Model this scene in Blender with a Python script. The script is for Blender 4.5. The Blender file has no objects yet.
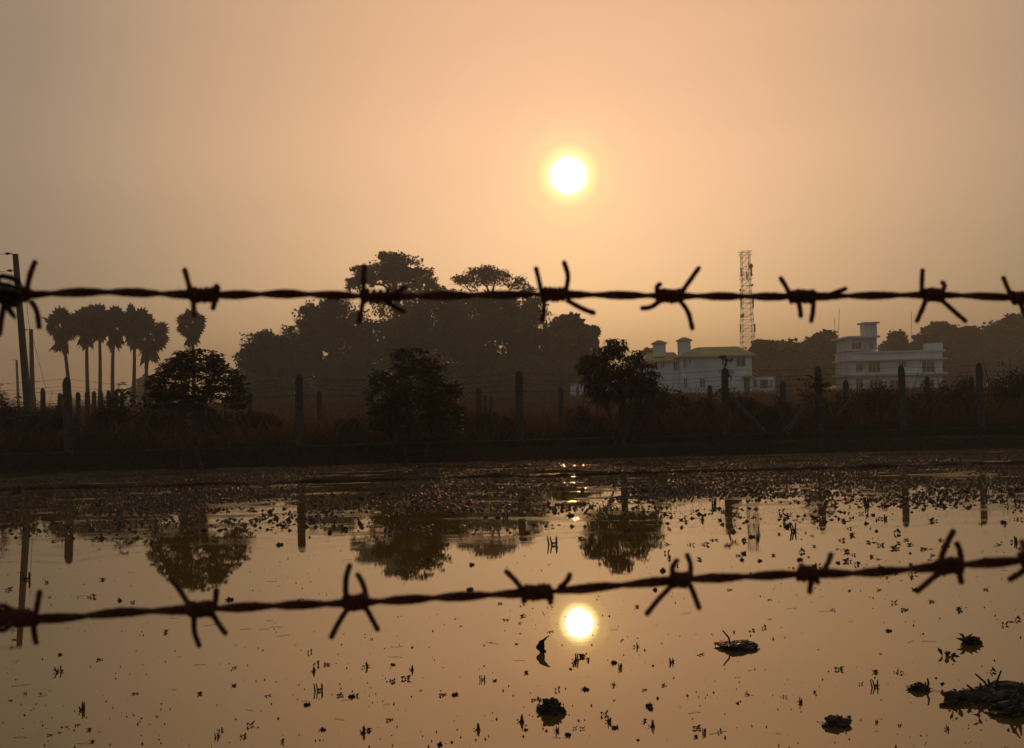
import bpy, bmesh, math, random
import numpy as np
from mathutils import Vector, Matrix, noise
R = random.Random(7)
rng = np.random.default_rng(11)
C = bpy.context.scene
col = C.collection

# ------------------------------------------------------------------ camera
F = 1000.0; PCX, PCY = 512.0, 374.0
PITCH = math.radians(1.455); ROLL = math.radians(1.28); CAMZ = 1.56
r0 = Vector((1, 0, 0)); u0 = Vector((0, -math.sin(PITCH), math.cos(PITCH))); FWD = Vector((0, math.cos(PITCH), math.sin(PITCH)))
RIGHT = math.cos(ROLL) * r0 - math.sin(ROLL) * u0
UP = math.sin(ROLL) * r0 + math.cos(ROLL) * u0
CAM = Vector((0, 0, CAMZ))
cd = bpy.data.cameras.new('camera'); cam = bpy.data.objects.new('camera', cd); col.objects.link(cam)
m = Matrix((RIGHT, UP, -FWD)).transposed().to_4x4(); m.translation = CAM; cam.matrix_world = m
cd.sensor_width = 36; cd.lens = 36 * F / 1024; cd.clip_start = 0.05; cd.clip_end = 5000
cd.dof.use_dof = True; cd.dof.focus_distance = 22; cd.dof.aperture_fstop = 17
C.camera = cam

def ray(px, py):
    return (FWD + RIGHT * ((px - PCX) / F) - UP * ((py - PCY) / F)).normalized()
def P(px, py, Y):
    d = ray(px, py); return CAM + d * (Y / d.y)
def G(px, py, z=0.0):
    d = ray(px, py); return CAM + d * ((z - CAMZ) / d.z)

# ------------------------------------------------------------------ sky, sun, exposure
SUN = ray(568.5, 175.5)
elev = math.asin(SUN.z); azim = math.atan2(SUN.x, SUN.y)
w = bpy.data.worlds.new('World'); C.world = w; w.use_nodes = True
nt = w.node_tree; nt.nodes.clear()
N = nt.nodes.new; L = nt.links.new
out = N('ShaderNodeOutputWorld')
sky = N('ShaderNodeTexSky'); sky.sky_type = 'NISHITA'; sky.sun_disc = False
sky.sun_elevation = elev; sky.sun_rotation = azim; sky.air_density = 1.0; sky.dust_density = 2.0; sky.ozone_density = 0.5
bg1 = N('ShaderNodeBackground'); L(sky.outputs[0], bg1.inputs[0]); bg1.inputs[1].default_value = 0.05
geo = N('ShaderNodeTexCoord')
dot = N('ShaderNodeVectorMath'); dot.operation = 'DOT_PRODUCT'; L(geo.outputs['Generated'], dot.inputs[0]); dot.inputs[1].default_value = SUN
ac = N('ShaderNodeMath'); ac.operation = 'ARCCOSINE'; ac.use_clamp = False
cl = N('ShaderNodeMath'); cl.operation = 'MINIMUM'; cl.inputs[1].default_value = 0.9999999
L(dot.outputs['Value'], cl.inputs[0]); L(cl.outputs[0], ac.inputs[0])
def ramp(maxdeg, stops):
    mr = N('ShaderNodeMapRange'); mr.inputs['From Max'].default_value = math.radians(maxdeg); mr.clamp = True
    L(ac.outputs[0], mr.inputs['Value'])
    cr = N('ShaderNodeValToRGB'); cr.color_ramp.interpolation = 'B_SPLINE'
    els = cr.color_ramp.elements
    while len(els) < len(stops): els.new(0.5)
    for e, (deg, c) in zip(els, stops):
        e.position = deg / maxdeg
    for e, (deg, c) in zip(els, stops): e.color = (*c, 1)
    L(mr.outputs[0], cr.inputs[0]); return cr
wide = ramp(120, [(0, (.34, .12, .058)), (6, (.355, .15, .074)), (12, (.375, .187, .092)), (20, (.305, .172, .09)), (28, (.175, .118, .068)), (45, (.065, .05, .033)), (75, (.055, .057, .056)), (120, (.082, .088, .09))])
core = ramp(5, [(0, (30, 28, 22)), (0.5, (22, 19, 12)), (0.82, (2.0, 1.6, .65)), (1.25, (.38, .27, .06)), (1.9, (.14, .075, .014)), (3.3, (.04, .016, .003)), (5, (0, 0, 0))])
core.color_ramp.interpolation = 'EASE'
add = N('ShaderNodeMix'); add.data_type = 'RGBA'; add.blend_type = 'ADD'; add.inputs[0].default_value = 1; add.clamp_result = False
L(wide.outputs[0], add.inputs[6]); L(core.outputs[0], add.inputs[7])
# faint uneven bands of haze
bmap = N('ShaderNodeMapping'); bmap.inputs['Scale'].default_value = (1.2, 1.2, 7); L(geo.outputs['Generated'], bmap.inputs[0])
bn = N('ShaderNodeTexNoise'); bn.inputs['Scale'].default_value = 1.6; bn.inputs['Detail'].default_value = 3; L(bmap.outputs[0], bn.inputs[0])
bm_ = N('ShaderNodeMapRange'); bm_.inputs['To Min'].default_value = .87; bm_.inputs['To Max'].default_value = 1.13; L(bn.outputs[0], bm_.inputs['Value'])
# the dust dims the sky towards the horizon
bz = N('ShaderNodeSeparateXYZ'); L(geo.outputs['Generated'], bz.inputs[0])
bh = N('ShaderNodeMapRange'); bh.inputs['From Max'].default_value = .26; bh.inputs['To Min'].default_value = .66; bh.inputs['To Max'].default_value = 1.0; bh.interpolation_type = 'SMOOTHSTEP'; L(bz.outputs['Z'], bh.inputs['Value'])
bmm = N('ShaderNodeMath'); bmm.operation = 'MULTIPLY'; L(bm_.outputs[0], bmm.inputs[0]); L(bh.outputs[0], bmm.inputs[1])
bmul = N('ShaderNodeVectorMath'); bmul.operation = 'SCALE'; L(add.outputs[2], bmul.inputs[0]); L(bmm.outputs[0], bmul.inputs['Scale'])
bg2 = N('ShaderNodeBackground'); L(bmul.outputs[0], bg2.inputs[0]); bg2.inputs[1].default_value = 7.4
ash = N('ShaderNodeAddShader'); L(bg1.outputs[0], ash.inputs[0]); L(bg2.outputs[0], ash.inputs[1]); L(ash.outputs[0], out.inputs[0])

sl = bpy.data.lights.new('sun', 'SUN'); sl.energy = 2.6; sl.angle = math.radians(0.6); sl.color = (1, .42, .14)
so = bpy.data.objects.new('sun', sl); col.objects.link(so); so.rotation_euler = SUN.to_track_quat('Z', 'Y').to_euler(); so.location = (0, 0, 30)
C.view_settings.view_transform = 'Standard'; C.view_settings.look = 'None'; C.view_settings.exposure = -2.12; C.view_settings.gamma = 1
C.view_settings.use_curve_mapping = False
C.render.resolution_x = 1024; C.render.resolution_y = 748

# ------------------------------------------------------------------ helpers
def tag(o, label=None, cat=None, group=None, kind=None):
    if label: o['label'] = label
    if cat: o['category'] = cat
    if group: o['group'] = group
    if kind: o['kind'] = kind
    return o
def empty(name, loc, label=None, cat=None, group=None):
    o = bpy.data.objects.new(name, None); col.objects.link(o); o.location = loc; o.empty_display_size = .2
    return tag(o, label, cat, group)
class MB:
    """collects verts/faces; built in world space, stored relative to its thing"""
    def __init__(s): s.v = []; s.f = []
    def add(s, vs, fs):
        k = len(s.v); s.v += [tuple(v) for v in vs]; s.f += [tuple(i + k for i in f) for f in fs]
    def box(s, a, b, rot=0, c=None):
        x0, y0, z0 = a; x1, y1, z1 = b
        vs = [Vector(p) for p in ((x0,y0,z0),(x1,y0,z0),(x1,y1,z0),(x0,y1,z0),(x0,y0,z1),(x1,y0,z1),(x1,y1,z1),(x0,y1,z1))]
        s.add(vs, [(0,3,2,1),(4,5,6,7),(0,1,5,4),(1,2,6,5),(2,3,7,6),(3,0,4,7)])
    def tube(s, pts, rad, n=6, jitter=0):
        pts = [Vector(p) for p in pts]
        if not hasattr(rad, '__len__'): rad = [rad] * len(pts)
        t = (pts[1] - pts[0]).normalized(); a = t.orthogonal().normalized(); vs = []
        for i, p in enumerate(pts):
            if i == 0: t2 = (pts[1] - pts[0])
            elif i == len(pts) - 1: t2 = (pts[-1] - pts[-2])
            else: t2 = pts[i + 1] - pts[i - 1]
            if t2.length < 1e-9: t2 = t
            t2 = t2.normalized(); a = (a - t2 * a.dot(t2)).normalized(); b = t2.cross(a)
            for k in range(n):
                an = 2 * math.pi * k / n; r = rad[i] * (1 + (R.uniform(-jitter, jitter) if jitter else 0))
                vs.append(p + (a * math.cos(an) + b * math.sin(an)) * r)
        fs = []
        for i in range(len(pts) - 1):
            for k in range(n):
                k2 = (k + 1) % n; fs.append((i*n+k, i*n+k2, (i+1)*n+k2, (i+1)*n+k))
        fs.append(tuple(range(n - 1, -1, -1))); fs.append(tuple((len(pts)-1)*n + k for k in range(n)))
        s.add(vs, fs)
    def build(s, name, mat, parent=None, origin=None, smooth=False):
        o0 = Vector(parent.location) if parent is not None and origin is None else Vector(origin or (0, 0, 0))
        if parent is not None and parent.parent is not None: o0 = Vector(parent['_o']) if '_o' in parent else o0
        me = bpy.data.meshes.new(name)
        if len(s.v):
            arr = [tuple(Vector(v) - o0) for v in s.v]
            me.from_pydata(arr, [], s.f)
        me.materials.append(mat)
        if smooth: me.polygons.foreach_set('use_smooth', [True] * len(me.polygons))
        me.update()
        o = bpy.data.objects.new(name, me); col.objects.link(o)
        if parent is not None: o.parent = parent
        else: o.location = o0
        return o
def np_mesh(name, V, Fq, mat, parent=None, origin=(0, 0, 0)):
    V = np.asarray(V, dtype=np.float32) - np.asarray(origin, dtype=np.float32); Fq = np.asarray(Fq, dtype=np.int32)
    me = bpy.data.meshes.new(name); k = Fq.shape[1]
    me.vertices.add(len(V)); me.vertices.foreach_set('co', V.ravel())
    me.loops.add(Fq.size); me.loops.foreach_set('vertex_index', Fq.ravel())
    me.polygons.add(len(Fq)); me.polygons.foreach_set('loop_start', np.arange(0, Fq.size, k, dtype=np.int32)); me.polygons.foreach_set('loop_total', np.full(len(Fq), k, dtype=np.int32))
    me.update(calc_edges=True); me.materials.append(mat)
    o = bpy.data.objects.new(name, me); col.objects.link(o)
    if parent is not None: o.parent = parent
    else: o.location = origin
    return o
def subparent(mb, name, mat, part, thing, smooth=False):
    o = mb.build(name, mat, thing, smooth=smooth); o.parent = part; return o

# ------------------------------------------------------------------ materials
def mat_noise(name, c1, c2, scale=5, rough=.9, detail=6, bump=0, spec=.2, translucent=0, metallic=0, stretch=(1, 1, 1), coord='Object'):
    m = bpy.data.materials.new(name); m.use_nodes = True; t = m.node_tree; b = t.nodes['Principled BSDF']
    tc = t.nodes.new('ShaderNodeTexCoord'); mp = t.nodes.new('ShaderNodeMapping'); mp.inputs['Scale'].default_value = stretch
    n = t.nodes.new('ShaderNodeTexNoise'); n.inputs['Scale'].default_value = scale; n.inputs['Detail'].default_value = detail
    t.links.new(tc.outputs[coord], mp.inputs[0]); t.links.new(mp.outputs[0], n.inputs[0])
    cr = t.nodes.new('ShaderNodeValToRGB'); cr.color_ramp.elements[0].position = .35; cr.color_ramp.elements[1].position = .68
    cr.color_ramp.elements[0].color = (*c1, 1); cr.color_ramp.elements[1].color = (*c2, 1)
    t.links.new(n.outputs[0], cr.inputs[0]); t.links.new(cr.outputs[0], b.inputs['Base Color'])
    b.inputs['Roughness'].default_value = rough; b.inputs['Specular IOR Level'].default_value = spec; b.inputs['Metallic'].default_value = metallic
    if bump:
        bp = t.nodes.new('ShaderNodeBump'); bp.inputs['Strength'].default_value = bump; bp.inputs['Distance'].default_value = .02
        t.links.new(n.outputs[0], bp.inputs['Height']); t.links.new(bp.outputs[0], b.inputs['Normal'])
    if translucent:
        tr = t.nodes.new('ShaderNodeBsdfTranslucent'); t.links.new(cr.outputs[0], tr.inputs[0])
        mx = t.nodes.new('ShaderNodeMixShader'); mx.inputs[0].default_value = translucent
        t.links.new(b.outputs[0], mx.inputs[1]); t.links.new(tr.outputs[0], mx.inputs[2]); t.links.new(mx.outputs[0], t.nodes['Material Output'].inputs[0])
    return m
M_rust = mat_noise('rusty_wire', (.06, .018, .008), (.22, .062, .028), 900, .75, bump=.6, metallic=.35, spec=.3)
M_leafdead = mat_noise('dead_leaf', (.03, .02, .01), (.07, .045, .02), 120, .8)
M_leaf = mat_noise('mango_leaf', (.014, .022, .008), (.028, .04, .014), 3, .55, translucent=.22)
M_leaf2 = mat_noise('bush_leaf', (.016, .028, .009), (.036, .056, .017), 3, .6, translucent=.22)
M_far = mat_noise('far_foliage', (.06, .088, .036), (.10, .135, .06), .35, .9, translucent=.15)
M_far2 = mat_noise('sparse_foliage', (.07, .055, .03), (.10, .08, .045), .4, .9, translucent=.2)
M_palm = mat_noise('palm_frond', (.05, .065, .03), (.085, .1, .048), 1.2, .7, translucent=.15)
M_bark = mat_noise('bark', (.03, .022, .016), (.07, .052, .038), 9, .95, bump=.5, stretch=(1, 1, .2))
M_conc = mat_noise('weathered_concrete', (.035, .03, .024), (.085, .074, .06), 14, .95, bump=.4)
M_plinth = mat_noise('dark_plinth', (.014, .012, .009), (.03, .025, .018), 7, .95, bump=.5)  # plinth concrete, a darker brown than the posts all over
M_wire = mat_noise('fence_wire', (.05, .035, .025), (.09, .065, .05), 30, .7, metallic=.4)
M_grass = mat_noise('bank_grass', (.018, .022, .008), (.04, .044, .015), 1.2, .8, translucent=.2)
M_dry = mat_noise('dry_grass', (.085, .045, .018), (.15, .082, .034), .8, .85, translucent=.3)
M_scrub = mat_noise('scrub_leaf', (.02, .015, .007), (.042, .034, .013), .9, .8, translucent=.2)
M_mud = mat_noise('wet_mud', (.012, .008, .005), (.032, .022, .013), 18, .42, bump=.6, spec=.25)
M_bund = mat_noise('bund_mud', (.012, .009, .006), (.03, .022, .014), 9, .95, bump=1, spec=.05)
M_weed = mat_noise('water_weed', (.016, .014, .007), (.04, .032, .014), 40, .7, translucent=.08)
M_wall = mat_noise('white_wall', (.58, .58, .54), (.8, .79, .75), .5, .9, stretch=(1, 1, .18))
M_wall2 = mat_noise('pale_blue_wall', (.54, .56, .54), (.76, .78, .75), .45, .9, stretch=(1, 1, .18))
M_trim = mat_noise('wall_trim', (.52, .52, .5), (.68, .67, .64), .6, .9)
M_roof = mat_noise('ochre_roof', (.32, .29, .14), (.46, .42, .2), .8, .9)
M_dark = mat_noise('window_dark', (.03, .03, .032), (.06, .06, .06), 1, .3, spec=.5)
M_yel = mat_noise('yellow_cloth', (.5, .4, .05), (.6, .5, .08), 1, .9)
M_steel = mat_noise('galvanised_steel', (.12, .12, .12), (.2, .2, .2), 2, .5, metallic=.5)
M_pole = mat_noise('pole_concrete', (.045, .042, .036), (.08, .075, .065), 6, .95)
M_ins = mat_noise('insulator', (.04, .025, .02), (.08, .05, .04), 9, .4)

def ground_mat():
    m = bpy.data.materials.new('field_ground'); m.use_nodes = True; t = m.node_tree; b = t.nodes['Principled BSDF']
    tc = t.nodes.new('ShaderNodeTexCoord')
    n1 = t.nodes.new('ShaderNodeTexNoise'); n1.inputs['Scale'].default_value = .12; n1.inputs['Detail'].default_value = 8
    n2 = t.nodes.new('ShaderNodeTexNoise'); n2.inputs['Scale'].default_value = 7; n2.inputs['Detail'].default_value = 8
    t.links.new(tc.outputs['Object'], n1.inputs[0]); t.links.new(tc.outputs['Object'], n2.inputs[0])
    cr = t.nodes.new('ShaderNodeValToRGB'); cr.color_ramp.elements[0].position = .35; cr.color_ramp.elements[1].position = .65
    cr.color_ramp.elements[0].color = (.014, .012, .006, 1); cr.color_ramp.elements[1].color = (.045, .03, .016, 1)
    mx = t.nodes.new('ShaderNodeMix'); mx.data_type = 'RGBA'; mx.blend_type = 'MULTIPLY'; mx.inputs[0].default_value = .6
    t.links.new(n1.outputs[0], cr.inputs[0]); t.links.new(cr.outputs[0], mx.inputs[6]); t.links.new(n2.outputs[0], mx.inputs[7]); t.links.new(mx.outputs[2], b.inputs['Base Color'])
    bp = t.nodes.new('ShaderNodeBump'); bp.inputs['Strength'].default_value = .8; bp.inputs['Distance'].default_value = .06
    t.links.new(n2.outputs[0], bp.inputs['Height']); t.links.new(bp.outputs[0], b.inputs['Normal'])
    b.inputs['Roughness'].default_value = .95; b.inputs['Specular IOR Level'].default_value = .1
    return m
def water_mat():
    m = bpy.data.materials.new('flood_water'); m.use_nodes = True; t = m.node_tree; b = t.nodes['Principled BSDF']
    tc = t.nodes.new('ShaderNodeTexCoord')
    b.inputs['Base Color'].default_value = (.15, .088, .02, 1)
    b.inputs['Specular Tint'].default_value = (1, .90, .66, 1); b.inputs['IOR'].default_value = 2.85; b.inputs['Roughness'].default_value = .004
    # faint ripples, in patches
    mp = t.nodes.new('ShaderNodeMapping'); mp.inputs['Scale'].default_value = (1, 3, 1); t.links.new(tc.outputs['Object'], mp.inputs[0])
    n1 = t.nodes.new('ShaderNodeTexNoise'); n1.inputs['Scale'].default_value = 2.2; n1.inputs['Detail'].default_value = 5; n1.inputs['Roughness'].default_value = .6
    n2 = t.nodes.new('ShaderNodeTexNoise'); n2.inputs['Scale'].default_value = 13; n2.inputs['Detail'].default_value = 3
    n3 = t.nodes.new('ShaderNodeTexNoise'); n3.inputs['Scale'].default_value = .5; n3.inputs['Detail'].default_value = 2
    for n in (n1, n2): t.links.new(mp.outputs[0], n.inputs[0])
    t.links.new(tc.outputs['Object'], n3.inputs[0])
    mu = t.nodes.new('ShaderNodeMath'); mu.operation = 'MULTIPLY'; t.links.new(n2.outputs[0], mu.inputs[0]); t.links.new(n3.outputs[0], mu.inputs[1])
    ad = t.nodes.new('ShaderNodeMath'); ad.operation = 'MULTIPLY_ADD'; ad.inputs[1].default_value = .5; t.links.new(mu.outputs[0], ad.inputs[0]); t.links.new(n1.outputs[0], ad.inputs[2])
    # water is stirred up more in the shallow margin under the bank
    sx = t.nodes.new('ShaderNodeSeparateXYZ'); t.links.new(tc.outputs['Object'], sx.inputs[0])
    mr = t.nodes.new('ShaderNodeMapRange'); mr.inputs['From Min'].default_value = 10.4; mr.inputs['From Max'].default_value = 21; mr.inputs['To Min'].default_value = 0; mr.inputs['To Max'].default_value = .017
    t.links.new(sx.outputs['Y'], mr.inputs['Value'])
    m4 = t.nodes.new('ShaderNodeMapping'); m4.inputs['Scale'].default_value = (.5, 1.7, 1); t.links.new(tc.outputs['Object'], m4.inputs[0])
    n4 = t.nodes.new('ShaderNodeTexNoise'); n4.inputs['Scale'].default_value = 1.1; n4.inputs['Detail'].default_value = 4; t.links.new(m4.outputs[0], n4.inputs[0])
    mk = t.nodes.new('ShaderNodeMapRange'); mk.inputs['From Min'].default_value = .5; mk.inputs['From Max'].default_value = .66; t.links.new(n4.outputs[0], mk.inputs['Value'])
    mm = t.nodes.new('ShaderNodeMath'); mm.operation = 'MULTIPLY'; t.links.new(mr.outputs[0], mm.inputs[0]); t.links.new(mk.outputs[0], mm.inputs[1])
    ma = t.nodes.new('ShaderNodeMath'); ma.operation = 'ADD'; ma.inputs[1].default_value = .00012; t.links.new(mm.outputs[0], ma.inputs[0])
    bp = t.nodes.new('ShaderNodeBump'); bp.inputs['Strength'].default_value = 1.0; t.links.new(ma.outputs[0], bp.inputs['Distance'])
    t.links.new(ad.outputs[0], bp.inputs['Height']); t.links.new(bp.outputs[0], b.inputs['Normal'])
    return m
M_ground = ground_mat(); M_water = water_mat()

# ------------------------------------------------------------------ ground, water, mud bund, haze
EDGE = lambda x: 25.45 + .045 * x + .25 * noise.noise(Vector((x * .5, 3, 0))) + .12 * noise.noise(Vector((x * 2.3, 7, 0)))
FENCE = lambda x: 26.95 + .115 * x if abs(x) < 40 else 26.95 + .115 * math.copysign(40, x)
def gz(x, y):
    e = EDGE(x); t = (y - e) / .9
    t = max(0, min(1, t)); t = t * t * (3 - 2 * t)
    z = -.14 + .40 * t
    if t > 0: z += (.05 * noise.noise(Vector((x * .9, y * .9, 0))) + .03 * noise.noise(Vector((x * 4, y * 4, 0)))) * t
    if y > 40: z += .25 * min(1, (y - 40) / 60) + .35 * noise.noise(Vector((x * .02, y * .02, 5))) * min(1, (y - 40) / 200)
    return z
xs = sorted(set([round(-22 + i * .22, 3) for i in range(201)] + [s * v for s in (-1, 1) for v in (26, 32, 40, 55, 80, 120, 180, 260, 380, 540, 750)]))
ys = [-55, -30, -10, 0, 10, 18, 22] + [round(23 + i * .16, 3) for i in range(50)] + [31.5, 32.5, 34, 36, 39, 43, 48, 55, 64, 76, 92, 112, 140, 180, 240, 320, 420, 560, 750]
V = [(x, y, gz(x, y)) for y in ys for x in xs]; nx = len(xs)
Fq = [(j*nx+i, j*nx+i+1, (j+1)*nx+i+1, (j+1)*nx+i) for j in range(len(ys)-1) for i in range(nx-1)]
g = np_mesh('ground', V, Fq, M_ground); tag(g, kind='structure')
g.data.polygons.foreach_set('use_smooth', [True] * len(g.data.polygons))
mb = MB(); mb.add([(-200, -50, 0), (200, -50, 0), (200, 45, 0), (-200, 45, 0)], [(0, 1, 2, 3)])
wt = mb.build('water', M_water); tag(wt, kind='structure')
# trim: ground beyond fence always higher than water
# low bund of mud crossing the flooded field
mb = MB(); prev = None; k = 0
for i in range(0, 361):
    x = -36 + i * .2; yc = 20.15 + .055 * x + .12 * noise.noise(Vector((x * .4, 1, 1))) + .05 * noise.noise(Vector((x * 2, 1, 1)))
    h = .045 + .06 * max(-.3, noise.noise(Vector((x * .9, 9, 1)))) + .05 * noise.noise(Vector((x * 5, 9, 1))) + .05 * noise.noise(Vector((x * 13.7, 2, 1)))
    if abs(x) > 20: h = .04
    wd = .20 + .1 * noise.noise(Vector((x * 1.5, 4, 4)))
    vs = [(x, yc - wd, -.04), (x, yc - wd * .45, h * .8), (x, yc, h), (x, yc + wd * .5, h * .75), (x, yc + wd, -.04)]
    mb.v += vs
    if i: mb.f += [(k-5+j, k-5+j+1, k+j+1, k+j) for j in range(4)]
    k += 5
tag(mb.build('mud_bund', M_bund), kind='structure')

mh = bpy.data.materials.new('haze'); mh.use_nodes = True; t = mh.node_tree; t.nodes.clear()
o_ = t.nodes.new('ShaderNodeOutputMaterial'); pv = t.nodes.new('ShaderNodeVolumePrincipled')
pv.inputs['Color'].default_value = (.97, .94, .86, 1); pv.inputs['Density'].default_value = .0016; pv.inputs['Anisotropy'].default_value = .3
t.links.new(pv.outputs[0], o_.inputs['Volume'])
mb = MB(); mb.box((-760, -60, -1.4), (760, 760, 42)); hz = mb.build('haze', mh); tag(hz, kind='stuff')

# ------------------------------------------------------------------ foliage helpers
def leaf_cloud(centres, radii, n, size, aspect=1.0, droop=0.0, seed=0, spread=.32, sub=14, hollow=.55):
    """leaf quads gathered in sub-clumps on and inside ellipsoids"""
    g_ = np.random.default_rng(seed); vol = np.array([r[0]*r[1]*r[2] for r in radii]) ** .7; vol /= vol.sum()
    Vs = []
    for c, r, f in zip(centres, radii, vol):
        m_ = max(8, int(n * f)); r = np.array(r)
        ns = max(4, int(sub))
        d = g_.normal(size=(ns, 3)); d /= np.linalg.norm(d, axis=1)[:, None]
        rad = g_.uniform(hollow, .92, size=(ns, 1))
        sc = np.array(c) + d * rad * r
        idx = g_.integers(0, ns, m_)
        p = sc[idx] + np.clip(g_.normal(size=(m_, 3)), -1.45, 1.45) * r * spread * g_.uniform(.4, 1.0, size=(ns, 1))[idx]
        Vs.append(p)
    p = np.concatenate(Vs); m_ = len(p)
    a = g_.normal(size=(m_, 3)); a[:, 2] = a[:, 2] * .6 - droop; a /= np.linalg.norm(a, axis=1)[:, None]
    b = np.cross(a, g_.normal(size=(m_, 3))); b /= np.linalg.norm(b, axis=1)[:, None]
    s = size * g_.uniform(.55, 1.35, size=(m_, 1)); a = a * s; b = b * s * aspect * .5
    V = np.empty((m_, 4, 3)); V[:, 0] = p; V[:, 1] = p + a * .45 + b; V[:, 2] = p + a; V[:, 3] = p + a * .45 - b
    return V.reshape(-1, 3), np.arange(m_ * 4).reshape(-1, 4)
def whorl_cloud(centres, radii, nw, size, aspect, seed, per=11, droop=.45):
    """mango-like whorls of long drooping leaves at twig ends; returns leaf mesh and twig tips"""
    g_ = np.random.default_rng(seed); vol = np.array([r[0]*r[1]*r[2] for r in radii]) ** .67; vol /= vol.sum(); P0 = []
    for c, r, f in zip(centres, radii, vol):
        k = max(3, int(nw * f)); d = g_.normal(size=(k, 3)); d /= np.linalg.norm(d, axis=1)[:, None]
        P0.append(np.array(c) + d * g_.uniform(.35, 1.0, size=(k, 1)) ** .6 * np.array(r))
    tips = np.concatenate(P0); V = []; 
    for tp in tips:
        up = g_.normal(size=3) * .35 + np.array([0, 0, .6])
        for q in range(per):
            an = g_.uniform(0, 2 * math.pi); d = np.array([math.cos(an), math.sin(an), g_.uniform(-.4, .55)]) + up * .3; d /= np.linalg.norm(d)
            s = size * g_.uniform(.6, 1.2); side = np.cross(d, [0, 0, 1]); side /= (np.linalg.norm(side) + 1e-6)
            side = side + np.array([0, 0, g_.uniform(-.5, .5)]); b = side * s * aspect * .5
            o = tp + d * s * .06; mid = o + d * s * .5 + np.array([0, 0, -.06 * s * droop]); tip = o + d * s * .9 + np.array([0, 0, -s * droop * g_.uniform(.4, 1.1)])
            V += [o, mid + b, tip, mid - b]
    return np.array(V), np.arange(len(V)).reshape(-1, 4), tips
def limb_set(base, targets, r, n=5, seed=0, forks=True, trunk_to=None, jit=.12):
    """trunk and limbs as tapered tubes"""
    q = random.Random(seed); mb = MB(); base = Vector(base)
    if trunk_to is None: trunk_to = base.lerp(Vector(targets[0]), .5)
    trunk_to = Vector(trunk_to); H = (trunk_to - base).length
    def bent(a, b, ra, rb, k=6, sides=n):
        a = Vector(a); b = Vector(b); ln = (b - a).length; pts = []; rr = []
        for i in range(k + 1):
            t = i / k; o = Vector((q.uniform(-1, 1), q.uniform(-1, 1), q.uniform(-.5, .5))) * ln * jit * .35 * math.sin(math.pi * t)
            pts.append(a.lerp(b, t) + o + Vector((0, 0, ln * .10 * math.sin(math.pi * t) * (1 if sides < 8 else 0)))); rr.append(ra + (rb - ra) * t)
        mb.tube(pts, rr, sides); return pts
    tp = bent(base - Vector((0, 0, .1)), trunk_to, r, r * .7, 6, 8)
    for tg in targets:
        s = tp[q.choice((4, 5, 6, 6))]
        lp = bent(s, tg, r * .5, r * .09)
        if forks:
            for _ in range(3):
                a = lp[q.choice((2, 3, 4))]; d = (Vector(tg) - s).length * .4
                bent(a, a + Vector((q.uniform(-1, 1), q.uniform(-1, 1), q.uniform(-.1, 1))) * d, r * .2, r * .04, 4, 4)
    return mb
def tree_px(name, label, cat, Y, clumps, trunk_px, base_z, n, size, mat, group=None, rt=.3, depth=1.0, sub=14, seed=0, spread=.32, hollow=.55, aspect=.9, trunk_top=None, dens=3.6):
    """tree standing at distance Y; clumps = (px, py, rx_px, rz_px)"""
    s = Y / F; cs = []; rs = []
    q = random.Random(seed)
    for (cx, cy, rx, rz) in clumps:
        c = P(cx, cy, Y + q.uniform(-1, 1) * rx * s * .5 * depth); cs.append(tuple(c)); rs.append((rx * s, rx * s * depth, rz * s))
    b = P(trunk_px, 400, Y); base = Vector((b.x, Y, base_z))
    t = empty(name, base, label, cat, group)
    V, Fq = leaf_cloud(cs, rs, int(n * dens), size, aspect, .15, seed, sub=int(sub * 1.5), spread=spread, hollow=hollow)
    keep = V.reshape(-1, 4, 3)[:, :, 2].min(axis=1) > base_z + .02; V = V.reshape(-1, 4, 3)[keep].reshape(-1, 3); Fq = np.arange(len(V)).reshape(-1, 4)
    np_mesh('crown', V, Fq, mat, t, base)
    tt = P(trunk_px if trunk_top is None else trunk_top[0], trunk_top[1] if trunk_top else max(c[1] for c in clumps), Y)
    limb_set(base, cs, rt, 5, seed, True, tt).build('trunk', M_bark, t)
    return t

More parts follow.
